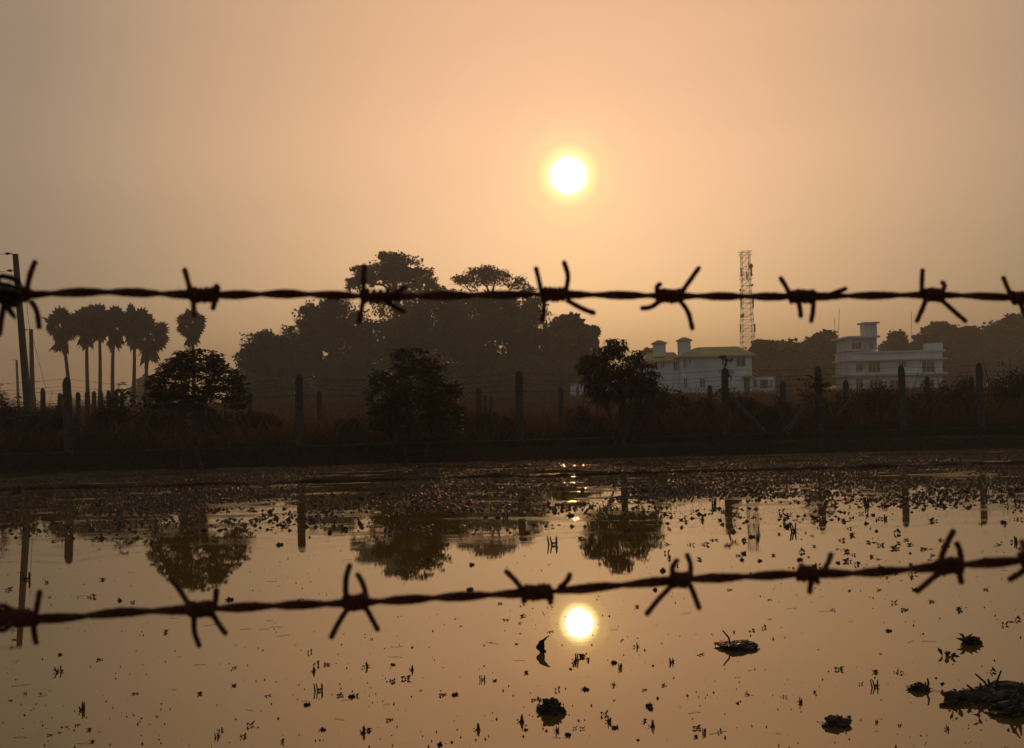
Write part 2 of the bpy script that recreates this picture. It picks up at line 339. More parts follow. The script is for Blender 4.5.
# ------------------------------------------------------------------ barbed wires in front of the lens
def smooth_path(ctrl, Yf, n):
    xs_ = [c[0] for c in ctrl]; out_ = []
    for i in range(n + 1):
        x = xs_[0] + (xs_[-1] - xs_[0]) * i / n
        for j in range(len(ctrl) - 1):
            if ctrl[j][0] <= x <= ctrl[j+1][0]: break
        g0 = lambda k: ctrl[max(0, min(len(ctrl)-1, k))]
        p0, p1, p2, p3 = g0(j-1), g0(j), g0(j+1), g0(j+2); t = (x - p1[0]) / (p2[0] - p1[0])
        y = .5 * ((2*p1[1]) + (-p0[1]+p2[1])*t + (2*p0[1]-5*p1[1]+4*p2[1]-p3[1])*t*t + (-p0[1]+3*p1[1]-3*p2[1]+p3[1])*t**3)
        out_.append(P(x, y, Yf(x)))
    return out_
def barbed_wire(label, ctrl, Yf, pitch_px, ph0, barbs, seed, loop=False):
    q = random.Random(seed); path = smooth_path(ctrl, Yf, 900)
    mid = path[450]; root = empty('barbed_wire', mid, label, 'barbed wire')
    x0, x1 = ctrl[0][0], ctrl[-1][0]; r = .00138
    for sgn in (0, math.pi):
        pts = []; rr = []
        for i, p in enumerate(path):
            x = x0 + (x1 - x0) * i / 900; ph = ph0 + 2 * math.pi * x / pitch_px + .5 * math.sin(x * .013 + seed) + sgn
            pts.append(p + Vector((0, math.cos(ph), math.sin(ph))) * r * .86); rr.append(r * (1 + .05 * q.uniform(-1, 1) + .14 * noise.noise(Vector((x * .12, sgn, seed)))))
        s = MB(); s.tube(pts, rr, 9, jitter=.07); s.build('wire_strand', M_rust, root, smooth=True)
    def yat(x):
        i = int(max(0, min(900, (x - x0) / (x1 - x0) * 900))); return path[i]
    for bi, (a, b, turns, prongs) in enumerate(barbs):
        s = MB(); pts = []; rr = []; k = int(turns * 14)
        for i in range(k + 1):
            x = a + (b - a) * i / k; ph = 2 * math.pi * turns * i / k + bi
            rad = .0031 + .0003 * math.sin(ph * .7 + bi); pts.append(yat(x) + Vector((0, math.cos(ph), math.sin(ph))) * rad); rr.append(.00132 * (1 + q.uniform(-.07, .07)))
        s.tube(pts, rr, 8, jitter=.08)
        for pi_, pr in enumerate(prongs):
            y0 = Yf(pr[0][0]); dp = (q.uniform(.003, .011)) * (1 if (pi_ + bi) % 2 else -1); pp = []
            n_ = len(pr)
            # smooth the polyline
            fine = []
            for j in range(n_ - 1):
                g0 = lambda kk: pr[max(0, min(n_-1, kk))]
                p0, p1, p2, p3 = g0(j-1), g0(j), g0(j+1), g0(j+2)
                for ii in range(6):
                    t = ii / 6; fine.append(tuple(.5*((2*p1[c]) + (-p0[c]+p2[c])*t + (2*p0[c]-5*p1[c]+4*p2[c]-p3[c])*t*t + (-p0[c]+3*p1[c]-3*p2[c]+p3[c])*t**3) for c in (0, 1)))
            fine.append(pr[-1]); m_ = len(fine)
            side = (1 if pi_ % 2 else -1) * .0022
            for j, (x, y) in enumerate(fine):
                t = j / (m_ - 1); pp.append(P(x, y, y0 + side * (1 - t) + dp * t))
            rr = [.00146 * (1 + q.uniform(-.05, .05)) for _ in pp]; rr[-1] *= .72
            s.tube(pp, rr, 8, jitter=.06)
        s.build('barb', M_rust, root, smooth=True)
    if loop:
        s = MB()
        for cx, cy, rad, ph in ((2, 611.5, 7.5, 0), (2, 625, 6.5, 1.2), (-2, 618, 9, 2)):
            pts = [P(cx + rad * math.cos(a_), cy + rad * .8 * math.sin(a_), Yf(0) + .002 * math.sin(a_ + ph)) for a_ in [2*math.pi*i/20 for i in range(21)]]
            s.tube(pts, .0013, 8)
        pts = []
        for i in range(60):
            x = 4 + 26 * i / 59; ph = i * .75; pts.append(P(x, 617.5, Yf(0)) + Vector((0, math.cos(ph), math.sin(ph))) * .0036)
        s.tube(pts, .0012, 8)
        s.build('wire_loop', M_rust, root, smooth=True)
    return root
UW = lambda x: .50 + .00009 * max(-100, min(1150, x))
LW = lambda x: .49 + .00003 * max(-100, min(1150, x)) - (.06 * max(0, (x - 760) / 260) ** 1.5 if x > 760 else 0)
up_ctrl = [(-160, 300), (0, 296), (100, 292), (205, 295), (290, 294), (380, 296.5), (450, 295.5), (555, 294.5), (675, 296), (805, 296.5), (935, 295), (1024, 298), (1160, 302)]
lo_ctrl = [(-160, 622), (0, 619), (60, 618), (120, 612.5), (205, 609), (280, 605.5), (355, 602.5), (450, 597), (545, 592), (600, 587), (680, 580), (740, 577), (810, 573.5), (860, 573), (950, 566), (1024, 560), (1160, 550)]
UB = [
 (2, 30, 4.5, [[(27, 288), (31, 272), (35.5, 261)], [(31, 301), (37, 312), (39.3, 329)], [(4, 304), (1, 322), (-1, 336)], [(8, 290), (-4, 281), (-18, 279)]]),
 (190, 218, 5, [[(190, 289), (187, 278), (184.6, 269)], [(193, 297), (193.6, 306), (194.2, 316)], [(215, 299), (214, 304), (213, 309)], [(216, 291), (218, 288), (216, 286)]]),
 (362, 392, 4.5, [[(363.4, 292), (363.7, 278), (364.2, 264.5)], [(363, 300), (361, 312), (358.5, 323)], [(388, 295), (398, 291), (405.5, 286.5)], [(384, 301), (395, 307), (405.5, 312)]]),
 (542, 568, 5.2, [[(541, 290), (538.5, 278), (535.8, 267.5)], [(566, 290), (568, 276), (563.6, 261)], [(544.6, 299), (543.5, 311), (542, 322)], [(567, 300), (581, 308), (595, 313.5)]]),
 (658, 682, 5.2, [[(658, 294), (657, 287), (661.2, 283.6)], [(681, 293), (691, 279), (699.5, 267)], [(660, 301), (651, 307), (640.5, 308.5)], [(680, 301), (688, 312), (692.6, 330)]]),
 (792, 814, 4.6, [[(790, 294), (785, 285), (780.3, 277.5)], [(818, 299), (834, 293), (846.5, 288.5)], [(798.5, 300), (800, 309), (801, 317)], [(813.6, 300), (813, 311), (811, 322)]]),
 (923, 944, 5, [[(921.6, 292), (922, 280), (922.7, 268.5)], [(942, 292), (944.6, 286), (942, 282)], [(926, 300), (921, 312), (916.6, 322)], [(940.5, 299), (955, 312), (966.5, 322)]]),
 (1012, 1038, 5, [[(1010, 294), (1006, 284), (1003.2, 277)], [(1036, 292), (1046, 280), (1052, 270)], [(1020, 301), (1024, 312), (1030, 324)], [(1034, 301), (1042, 312), (1049, 320)]]),
]
LB = [
 (9, 36, 5, [[(36, 613), (38, 601), (40, 590.5)], [(33.5, 622), (34.4, 634), (36.6, 644)], [(12, 622), (10, 625), (9, 627)], [(14, 613), (12, 610), (11, 609)]]),
 (190, 215, 5.5, [[(190, 607), (181, 592), (170.5, 578)], [(214.6, 606), (216, 597), (216.2, 589)], [(194, 615), (194.5, 632), (199.6, 646.5)], [(213, 615), (220, 626), (226, 634)]]),
 (345, 367, 5.2, [[(345.8, 597), (346, 579), (350, 564)], [(366.4, 598), (363, 584), (357.2, 573.8)], [(349, 607), (339, 622), (330.5, 639)], [(365.5, 607), (372, 619), (378.5, 631)]]),
 (524, 553, 6.5, [[(522, 589), (514, 579), (505.6, 570.8)], [(559, 588), (567, 581), (570, 574)], [(524.6, 593), (524, 598), (524, 602)], [(550, 594), (550.6, 599), (550.5, 603)]]),
 (671, 692, 4.6, [[(673, 577), (672.6, 567), (678, 559)], [(690.5, 577), (690.4, 564), (686.7, 554)], [(671.5, 586), (658, 600), (646, 615)], [(690.5, 586), (695, 597), (699.6, 609.5)]]),
 (800, 818, 4.2, [[(822, 572), (828, 563), (831.4, 553.5)], [(812, 578), (810.5, 586), (809.7, 593)], [(803, 570), (802, 567), (801.5, 565)], [(816, 578), (817, 581), (817.5, 582)]]),
 (939, 962, 4, [[(941, 558), (947, 543), (954.2, 530)], [(961.5, 562), (960, 551), (956, 541.5)], [(940, 572), (928, 582), (916, 592.5)], [(959, 573), (960.5, 578), (961.4, 583)]]),
 (1023, 1045, 4.5, [[(1023, 571), (1016, 576), (1009, 579.8)], [(1042, 552), (1046, 542), (1050, 533)], [(1027, 555), (1024, 548), (1022, 541)], [(1043, 566), (1050, 577), (1054, 585)]]),
]
barbed_wire('rusty barbed wire strand crossing the sky in front of the far trees', up_ctrl, UW, 108, .6, UB, 3)
barbed_wire('rusty barbed wire strand sloping across the flooded water below the other wire', lo_ctrl, LW, 118, 1.4, LB, 8, loop=True)
# withered leafy twig caught on the upper wire
Yt = .492
tw = empty('withered_twig', P(0, 292, Yt), 'withered leafy twig caught on the upper wire at the left edge', 'twig')
mb = MB(); mb.tube([P(-60, 300, Yt), P(-20, 291, Yt-.004), (P(4, 289, Yt - .004)), P(20, 293, Yt - .004)], [.0016, .0014, .0011, .0007], 7); mb.build('stem', M_leafdead, tw, smooth=True)
def blade(pxs, wpx, Y, cup=.002):
    mb = MB(); n = len(pxs); vs = []
    for i, (x, y) in enumerate(pxs):
        a = pxs[max(0, i-1)]; b = pxs[min(n-1, i+1)]; dx, dy = b[0]-a[0], b[1]-a[1]; l = math.hypot(dx, dy); nx_, ny_ = -dy/l, dx/l
        t = i / (n-1); w_ = wpx * math.sin(math.pi * min(1, .12 + .88 * t)) ** .8 * .5 + .2
        vs += [P(x + nx_*w_, y + ny_*w_, Y), P(x, y, Y + cup), P(x - nx_*w_, y - ny_*w_, Y), P(x, y, Y + cup + .0004)]
    fs = []
    for i in range(n-1):
        k = i*4; fs += [(k, k+1, k+5, k+4), (k+1, k+2, k+6, k+5), (k+2, k+3, k+7, k+6), (k+3, k, k+4, k+7)]
    mb.add(vs, fs + [(0, 3, 2, 1), tuple(len(vs)-4+i for i in (0, 1, 2, 3))]); return mb
for pts_, w_ in (([(-8, 281), (2, 276), (12, 278), (19, 283), (23.5, 286.5)], 6), ([(-14, 286), (-4, 284), (8, 285), (15, 287), (22, 289)], 5), ([(-14, 296), (-2, 300), (8, 303), (17, 306), (20, 306)], 7), ([(2, 303), (7, 307), (11, 312), (14.5, 317), (15.5, 320)], 6), ([(-4, 290), (3, 291), (9, 293), (14, 296), (17, 300)], 10)):
    blade(pts_, w_, Yt + R.uniform(-.006, .004)).build('leaf', M_leafdead, tw)

# ------------------------------------------------------------------ fences of stone posts
def post_mb(x, y, z0, z1, w_, seed, lean=0):
    q = random.Random(seed); mb = MB(); pts = []; rr = []
    H = z1 - z0
    for t in (0, .25, .5, .75, .93, .965, .985, 1.0):
        pts.append(Vector((x + lean * t * H + q.uniform(-.006, .006), y + q.uniform(-.006, .006), z0 + H * t)))
        rr.append(w_ * .5 * (1.1 - .12 * t) * (1 if t < .95 else {.965: .86, .985: .62, 1.0: .28}[t]))
    mb.tube(pts, rr, 8); return mb
f1 = empty('boundary_fence', (0, FENCE(0), gz(0, FENCE(0))), 'dark stone post and chain link fence standing along the bank', 'fence')
posts = [(-48, 382, .2), (68, 377, .22), (183, 385, .18), (299, 375, .21), (409, 377, .19), (519, 371, .2), (622, 372, .18), (725, 368, .19), (819, 366, .2), (902, 365, .2), (980, 363, .19), (1052, 362, .2)]
PX = []
for i, (px, py, w_) in enumerate(posts):
    Y = 26.9
    for _ in range(5): X = P(px, 395, Y).x; Y = FENCE(X)
    top = P(px, py, Y); PX.append((X, Y, top.z))
    post_mb(X, Y, gz(X, Y) - .05, top.z, w_, i, R.uniform(-.012, .012)).build('post', M_conc, f1)
for i in range(len(PX) - 1):
    (xa, ya, za), (xb, yb, zb) = PX[i], PX[i+1]; Lx = math.hypot(xb-xa, yb-ya)
    mb = MB(); st = .13; hgt = 1.24; z0 = .56
    a = -hgt
    while a < Lx:
        for sg in (1, -1):
            u0_, u1_ = a, a + hgt; v0, v1 = 0, hgt
            if u0_ < 0: v0 = -u0_; u0_ = 0
            if u1_ > Lx: v1 = hgt - (u1_ - Lx); u1_ = Lx
            if v1 > v0 + .02:
                A = (v0, v1) if sg == 1 else (hgt - v0, hgt - v1)
                def pt(u, v):
                    t = u / Lx; sag = .05 * math.sin(math.pi * t) * (v / hgt); return (xa + (xb-xa)*t, ya + (yb-ya)*t + .02*sg*.2, z0 + v - sag)
                um = (u0_+u1_)/2; vm = (A[0]+A[1])/2
                mb.tube([pt(u0_, A[0]), pt(um, vm), pt(u1_, A[1])], .0028, 3)
        a += st
    for v in (.0, hgt): mb.tube([(xa, ya, z0+v), ((xa+xb)/2, (ya+yb)/2, z0+v-.05*(v/hgt)), (xb, yb, z0+v)], .004, 4)
    mb.build('mesh_panel', M_wire, f1)
for hh, sg in ((2.02, .02), (2.2, .035), (1.92, .03)):
    mb = MB(); pts = []
    for i in range(len(PX) - 1):
        a, b = Vector(PX[i]), Vector(PX[i+1]); off = hh - 2.25
        for k in range(8):
            t = k / 8; p = a.lerp(b, t); p.z = p.z + off + .0 - .05 * math.sin(math.pi * t) + R.uniform(-.003, .003); p.y -= .12; pts.append(p)
    mb.tube(pts, .0045, 4)
    for p in pts[::2]:
        for k in (0, 1): 
            d = Vector((R.uniform(-1, 1), R.uniform(-.4, .4), R.uniform(-1, 1))).normalized() * .035; mb.tube([p - d, p + d], .003, 3)
    mb.build('top_wire', M_wire, f1)
mb = MB(); vs = []
for i in range(91):
    X = -18 + i * .4; Y = FENCE(X) ; z = .46 + .012 * noise.noise(Vector((X, 0, 0)))
    vs += [(X, Y - .13, -.0), (X, Y - .13, z), (X, Y + .1, z + .004), (X, Y + .1, 0)]
fs = [(k*4+j, k*4+j+1, k*4+j+5, k*4+j+4) for k in range(90) for j in range(3)]
mb.add(vs, fs); mb.build('plinth', M_plinth, f1)
for (pxa, pya, pxb, pyb) in ((727, 394, 764, 433), (817, 394, 785, 433)):
    a = P(pxa, pya, 27.5); b = P(pxb, pyb, 27.5); mb = MB(); mb.tube([a, a.lerp(b, .5), b], [.085, .09, .095], 7); mb.build('brace', M_conc, f1)

f2 = empty('field_fence', (0, 34, .3), 'shorter stone post fence standing in the field behind the boundary fence', 'fence')
P2 = []
for i, (px, py) in enumerate([(-30, 392), (43, 388), (112, 394), (182, 393), (250, 392), (319, 391), (400, 391), (478, 388), (561, 387), (640, 387), (710, 385), (783, 381), (846, 380), (928, 376), (972, 376), (1040, 374)]):
    Y = 33.5; X = P(px, 395, Y).x; z1 = P(px, py, Y).z; P2.append((X, Y, z1))
    post_mb(X, Y, gz(X, Y) - .05, z1, .2 if px in (783, 846, 478) else .17, 50 + i, R.uniform(-.01, .01)).build('post', M_conc, f2)
for off in (.15, .5, .9):
    mb = MB(); mb.tube([Vector((p[0], p[1] - .1, p[2] - off)) for p in P2], .005, 4); mb.build('wire', M_wire, f2)
f3 = empty('side_fence', (P(85, 400, 40).x, 40, .3), 'row of short close set posts running away below the palms', 'fence')
for i, (px, py, Y) in enumerate([(60, 393, 37), (78, 392, 39), (87, 391, 40.5), (94, 391, 42), (101, 391, 43.5), (108.5, 390, 45), (116, 390, 47), (122, 391, 49)]):
    X = P(px, 395, Y).x; post_mb(X, Y, gz(X, Y) - .05, P(px, py, Y).z, .2, 80 + i).build('post', M_conc, f3)
mb = MB(); mb.tube([P(60, 398, 37), P(87, 396, 40.5), P(122, 396, 49)], .006, 4); mb.build('wire', M_wire, f3)
# bundle of old canes against a post
t = empty('cane_bundle', (P(484, 400, 32.9).x, 32.9, .3), 'bundle of upright canes leaning on a short post beside the round bush', 'cane bundle')
for k in range(7):
    X = P(481 + k * 1.6, 395, 32.9).x; y_ = 32.9 + R.uniform(-.1, .1); mb = MB(); mb.tube([(X, y_, .2), (X + R.uniform(-.03, .03), y_, 1.0), (X + R.uniform(-.06, .06), y_, 1.7 + R.uniform(-.2, .1))], [.024, .02, .015], 5); mb.build('cane', M_bark, t)

# ------------------------------------------------------------------ trees and bushes on the bank
def near_tree(name, label, Y, clumps, stems, nw, size, aspect, mat, seed, droop, per=11, rt=.05, cat='tree'):
    s = Y / F; q = random.Random(seed); cs = []; rs = []
    for (cx, cy, rx, rz) in clumps:
        cs.append(tuple(P(cx, cy, Y + q.uniform(-.4, .4) * rx * s))); rs.append((rx*s, rx*s*.9, rz*s))
    bx = P(stems[0][0], 430, Y).x; base = Vector((bx, Y, gz(bx, Y))); t = empty(name, base, label, cat)
    V, Fq, tips = whorl_cloud(cs, rs, nw, size, aspect, seed, per, droop)
    keep = V.reshape(-1, 4, 3)[:, :, 2].min(axis=1) > base.z + .02; V = V.reshape(-1, 4, 3)[keep].reshape(-1, 3)
    np_mesh('crown', V, np.arange(len(V)).reshape(-1, 4), mat, t, base)
    mb = MB()
    for (sx, tx, ty, rr) in stems:
        b0 = Vector((P(sx, 432, Y).x, Y + q.uniform(-.1, .1), base.z - .08)); tp = P(tx, ty, Y); near = sorted(tips.tolist(), key=lambda p: (Vector(p) - tp).length)
        m2 = limb_set(b0, [near[i] for i in range(0, min(len(near), 90), 7)], rr, 5, seed + int(sx), True, tp, jit=.3); mb.add(m2.v, m2.f)
    mb.build('trunk', M_bark, t); return t
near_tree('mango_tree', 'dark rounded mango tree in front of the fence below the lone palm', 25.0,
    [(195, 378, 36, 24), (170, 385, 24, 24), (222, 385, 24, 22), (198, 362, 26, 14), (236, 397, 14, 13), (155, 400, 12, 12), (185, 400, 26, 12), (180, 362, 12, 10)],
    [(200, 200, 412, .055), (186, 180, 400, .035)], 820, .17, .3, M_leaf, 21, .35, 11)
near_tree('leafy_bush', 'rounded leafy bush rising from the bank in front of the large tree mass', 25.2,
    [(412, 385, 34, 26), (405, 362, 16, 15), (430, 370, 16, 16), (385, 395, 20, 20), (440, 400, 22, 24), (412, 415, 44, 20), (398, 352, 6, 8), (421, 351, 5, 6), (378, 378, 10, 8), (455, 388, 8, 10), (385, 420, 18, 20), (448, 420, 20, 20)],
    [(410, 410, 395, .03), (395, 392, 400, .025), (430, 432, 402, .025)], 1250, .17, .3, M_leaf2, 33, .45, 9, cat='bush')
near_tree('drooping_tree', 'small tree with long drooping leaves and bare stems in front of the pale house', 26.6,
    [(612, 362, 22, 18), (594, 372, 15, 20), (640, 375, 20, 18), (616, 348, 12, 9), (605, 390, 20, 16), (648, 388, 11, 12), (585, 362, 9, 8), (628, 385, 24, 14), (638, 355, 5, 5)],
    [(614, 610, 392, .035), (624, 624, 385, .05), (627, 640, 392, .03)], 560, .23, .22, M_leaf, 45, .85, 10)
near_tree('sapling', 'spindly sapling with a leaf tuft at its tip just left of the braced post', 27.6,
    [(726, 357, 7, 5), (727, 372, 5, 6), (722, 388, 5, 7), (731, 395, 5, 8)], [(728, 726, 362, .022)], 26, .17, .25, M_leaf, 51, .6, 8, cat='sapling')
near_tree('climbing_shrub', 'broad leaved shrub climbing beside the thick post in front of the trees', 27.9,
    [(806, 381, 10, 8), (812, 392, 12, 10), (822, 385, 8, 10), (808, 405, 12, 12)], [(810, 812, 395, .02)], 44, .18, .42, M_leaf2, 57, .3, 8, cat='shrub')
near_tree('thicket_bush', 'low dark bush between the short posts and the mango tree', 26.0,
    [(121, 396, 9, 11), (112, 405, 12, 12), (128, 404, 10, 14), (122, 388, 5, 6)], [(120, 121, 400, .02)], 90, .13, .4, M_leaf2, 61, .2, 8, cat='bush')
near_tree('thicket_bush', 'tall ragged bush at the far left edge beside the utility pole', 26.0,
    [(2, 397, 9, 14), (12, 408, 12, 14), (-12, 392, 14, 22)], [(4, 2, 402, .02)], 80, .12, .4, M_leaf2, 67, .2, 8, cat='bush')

# scrub hugging the fence: individual shrubs
sh = [(668, 405, 22, 18, 30.5, 'M'), (700, 410, 20, 18, 30, 'M'), (745, 405, 12, 12, 30.2, 'M'), (770, 415, 16, 14, 30, 'M'), (830, 412, 20, 20, 31, 'M'),
      (865, 405, 24, 20, 31, 'M'), (895, 400, 22, 18, 31.3, 'M'), (935, 400, 24, 20, 31.6, 'M'), (968, 397, 20, 22, 31.6, 'M'), (1003, 392, 26, 24, 31.8, 'M'), (1042, 392, 24, 26, 32, 'M'),
      (345, 425, 22, 9, 29, 'M'), (262, 422, 18, 10, 29, 'M'), (495, 421, 22, 12, 29.2, 'M'), (455, 416, 14, 14, 29.2, 'M'), (590, 421, 16, 12, 29.5, 'M'), (160, 418, 30, 14, 28.6, 'M'), (215, 420, 22, 14, 28.6, 'M'),
      (60, 417, 26, 15, 28.2, 'M'), (20, 420, 22, 16, 28.0, 'M'), (105, 416, 24, 14, 28.4, 'M'), (640, 415, 18, 14, 29.8, 'M')]
names = ['reddish scrub right behind the drooping tree stems', 'scrub mound below the left half of the pale house', 'scrub clump behind the braced post below the house', 'scrub between the two slanting braces', 'scrub just right of the thick braced post',
  'broad scrub mound below the left end of the flat roofed building', 'scrub left of the post below the flat roofed building', 'scrub mound right of the post below the flat roofed building', 'scrub beside the second post from the right edge', 'tall scrub thicket below the right hand trees', 'scrub thicket running off the right edge',
  'low scrub between the tall post and the leafy bush', 'low scrub right of the mango tree', 'low scrub around the cane bundle', 'scrub tuft at the right foot of the leafy bush', 'low scrub left of the drooping tree', 'scrub below the left side of the mango tree', 'scrub below the right side of the mango tree',
  'scrub around the foot of the tall left post', 'scrub near the foot of the utility pole', 'scrub below the row of palms', 'scrub at the foot of the drooping tree']
for i, ((cx, cy, rx, rz, Y, _), lab) in enumerate(zip(sh, names)):
    s = Y / F; q = random.Random(200 + i)
    X = P(cx, 410, Y).x; base = Vector((X, Y, gz(X, Y))); t = empty('scrub_bush', base, lab, 'scrub', 'scrub bushes along the fence')
    cs = []; rs = []
    for k in range(5):
        ox = q.uniform(-.8, .8) * rx; c = P(cx + ox, cy + q.uniform(-.35, .6) * rz * (1 if k else 0), Y + q.uniform(-.5, .5)); k_ = q.uniform(.45, .8); cs.append(tuple(c)); rs.append((rx*s*k_, rx*s*k_, rz*s*k_*1.1))
    V, Fq = leaf_cloud(cs, rs, 2600, .085, .45, -.2, 300 + i, sub=16, spread=.36)
    keep = V.reshape(-1, 4, 3)[:, :, 2].min(axis=1) > .2; V = V.reshape(-1, 4, 3)[keep].reshape(-1, 3)
    np_mesh('foliage', V, np.arange(len(V)).reshape(-1, 4), M_scrub, t, base)
    mb = MB()
    for k in range(13):
        a = Vector((X + q.uniform(-.8, .8) * rx * s, Y + q.uniform(-.3, .3), .2)); h = (q.uniform(.5, 1.25)) * (P(cx, cy - rz, Y).z - .2)
        d = Vector((q.uniform(-.3, .3), q.uniform(-.2, .2), 1)); b_ = a + d * h * .6; c_ = b_ + Vector((q.uniform(-.4, .4), 0, 1)) * h * .4
        mb.tube([a, b_, c_], [.012, .009, .004], 4)
        mb.tube([b_, b_ + Vector((q.uniform(-.5, .5), q.uniform(-.2, .2), .5)) * h * .5], [.007, .003], 3)
    mb.build('stems', M_bark, t)

# grass (stuff)
def grass(name, mat, n, xr, yf, hgt, w_, seed, kindlabel=None, clump=0):
    g_ = np.random.default_rng(seed); x = g_.uniform(xr[0], xr[1], n); y = yf(x, g_, n)
    if clump:
        keep = np.array([noise.noise(Vector((a * clump, b * clump, 3))) > g_.uniform(-.5, .25) for a, b in zip(x, y)]); x = x[keep]; y = y[keep]; n = len(x)
    z = np.array([gz(a, b) for a, b in zip(x, y)]) - .01; ok = z > .01; x, y, z = x[ok], y[ok], z[ok]; n = len(x)
    h = hgt * g_.uniform(.4, 1.2, n); an = g_.uniform(0, math.pi, n); ln = g_.normal(0, .28, (n, 2)) * h[:, None]
    V = np.empty((n, 4, 3)); dx = np.cos(an) * w_ / 2; dy = np.sin(an) * w_ / 2
    V[:, 0] = np.stack([x - dx, y - dy, z], 1); V[:, 1] = np.stack([x + dx, y + dy, z], 1)
    V[:, 2] = np.stack([x + dx * .6 + ln[:, 0] * .4, y + dy * .6 + ln[:, 1] * .4, z + h * .6], 1); V[:, 3] = np.stack([x + ln[:, 0], y + ln[:, 1], z + h], 1)
    return tag(np_mesh(name, V.reshape(-1, 3), np.arange(n * 4).reshape(-1, 4), mat), kind='stuff')
edge_np = lambda x: 25.3 + .045 * x
grass('bank_grass', M_grass, 26000, (-17, 19), lambda x, g_, n: edge_np(x) + g_.uniform(.1, 1.6, n), .085, .02, 1, clump=.9)
grass('fence_grass', M_grass, 16000, (-17, 19), lambda x, g_, n: 26.95 + .115 * x + .1 + g_.uniform(0, 1.6, n), .42, .02, 2, clump=.8)
grass('dry_field_grass', M_dry, 42000, (-26, 28), lambda x, g_, n: 30 + 34 * g_.uniform(0, 1, n) ** 1.4, .62, .03, 3, clump=.35)
grass('tall_dry_grass', M_dry, 7000, (-14, 17), lambda x, g_, n: 28.5 + .115 * x + g_.uniform(0, 2.2, n), .95, .014, 4, clump=.5)

grass('crop_field', M_dry, 46000, (-45, 50), lambda x, g_, n: 76 + 22 * g_.uniform(0, 1, n), 1.25, .09, 6)
# ------------------------------------------------------------------ far palms
def palm(px, top_y, trunk_base_py, cw, label, seed, Y=110, lean=0):
    q = random.Random(seed); s = Y / F; base = Vector((P(px + lean, 398, Y).x, Y, .4)); c = P(px, top_y + cw * .72, Y)
    t = empty('palmyra_palm', base, label, 'palm tree', 'palmyra palms on the field edge'); mb = MB()
    R0 = cw * s * .56; V = []; Fc = []
    for k in range(64):
        th = q.uniform(0, 2 * math.pi); u = 1 - 2 * (k + .5) / 64; ph = math.asin(u)
        if u < -.45: R1 = R0 * .72
        else: R1 = R0
        tp_ = (1.08 if u > -.1 else .82) * q.uniform(.75, 1.15); d = Vector((math.cos(ph) * math.cos(th) * tp_, math.cos(ph) * math.sin(th) * tp_, math.sin(ph) * 1.28))
        hub = c + d * R1 * .48; e1 = d; e2 = d.cross(Vector((q.uniform(-1, 1), q.uniform(-1, 1), q.uniform(-1, 1)))).normalized(); fr = R1 * q.uniform(.36, .64)
        mb.tube([c, hub], .04, 3)
        for j in range(11):
            a = (j / 10 - .5) * math.radians(230); dd = (e1 * math.cos(a) + e2 * math.sin(a)); nn = e1.cross(e2); ww = fr * .13
            sd = (-e1 * math.sin(a) + e2 * math.cos(a)) * ww; L_ = fr * (1 - .25 * abs(j / 10 - .5) * 2)
            k0 = len(V); V += [hub, hub + dd * L_ * .6 + sd + nn * .05, hub + dd * L_ + Vector((0, 0, -.12 * fr)), hub + dd * L_ * .6 - sd - nn * .05]; Fc.append((k0, k0+1, k0+2, k0+3))
    # drooping dead skirt
    for k in range(44):
        a = q.uniform(0, 6.28); d = Vector((math.cos(a), math.sin(a), -1.5 + q.uniform(-1.6, .5))).normalized(); hub = c + Vector((0, 0, -R0 * q.uniform(.2, .55))) ; l = R0 * q.uniform(.5, 1.05); sd = d.cross(Vector((q.uniform(-1,1), q.uniform(-1,1), 0))).normalized() * R0 * .12
        k0 = len(V); V += [hub, hub + d * l * .6 + sd, hub + d * l, hub + d * l * .6 - sd]; Fc.append((k0, k0+1, k0+2, k0+3))
    V = [tuple(v) for v in V]; mb.add(V, Fc); mb.build('crown', M_palm, t)
    tr = MB(); pts = []; rr = []
    for i in range(9):
        u = i / 8; pts.append(base.lerp(c, u) + Vector((math.sin(u * 3.1) * .12 * (1 if seed % 2 else -1), 0, 0))); rr.append(.24 - .08 * u + (.12 * (1 - u) ** 6))
    tr.tube(pts, rr, 8); tr.build('trunk', M_bark, t)
palm(62, 304, 400, 35, 'palm with a full round crown at the left end of the row', 1, 108, 9)
palm(87, 302, 400, 34, 'palm with a thin trunk and crown just right of the end palm', 2, 110, 2)
palm(99, 301, 400, 30, 'palm squeezed behind the second one in the row', 3, 114, 0)
palm(114, 302, 400, 34, 'palm at the middle right of the row with a single straight trunk', 4, 110, -1)
palm(134, 302, 400, 34, 'palm with a leaning trunk next to the right end of the row', 5, 109, -2)
palm(149, 312, 400, 37, 'lower spreading palm at the right end of the row', 6, 112, -4)
palm(192, 306, 400, 29, 'lone palm standing behind the mango tree', 7, 110, 1)

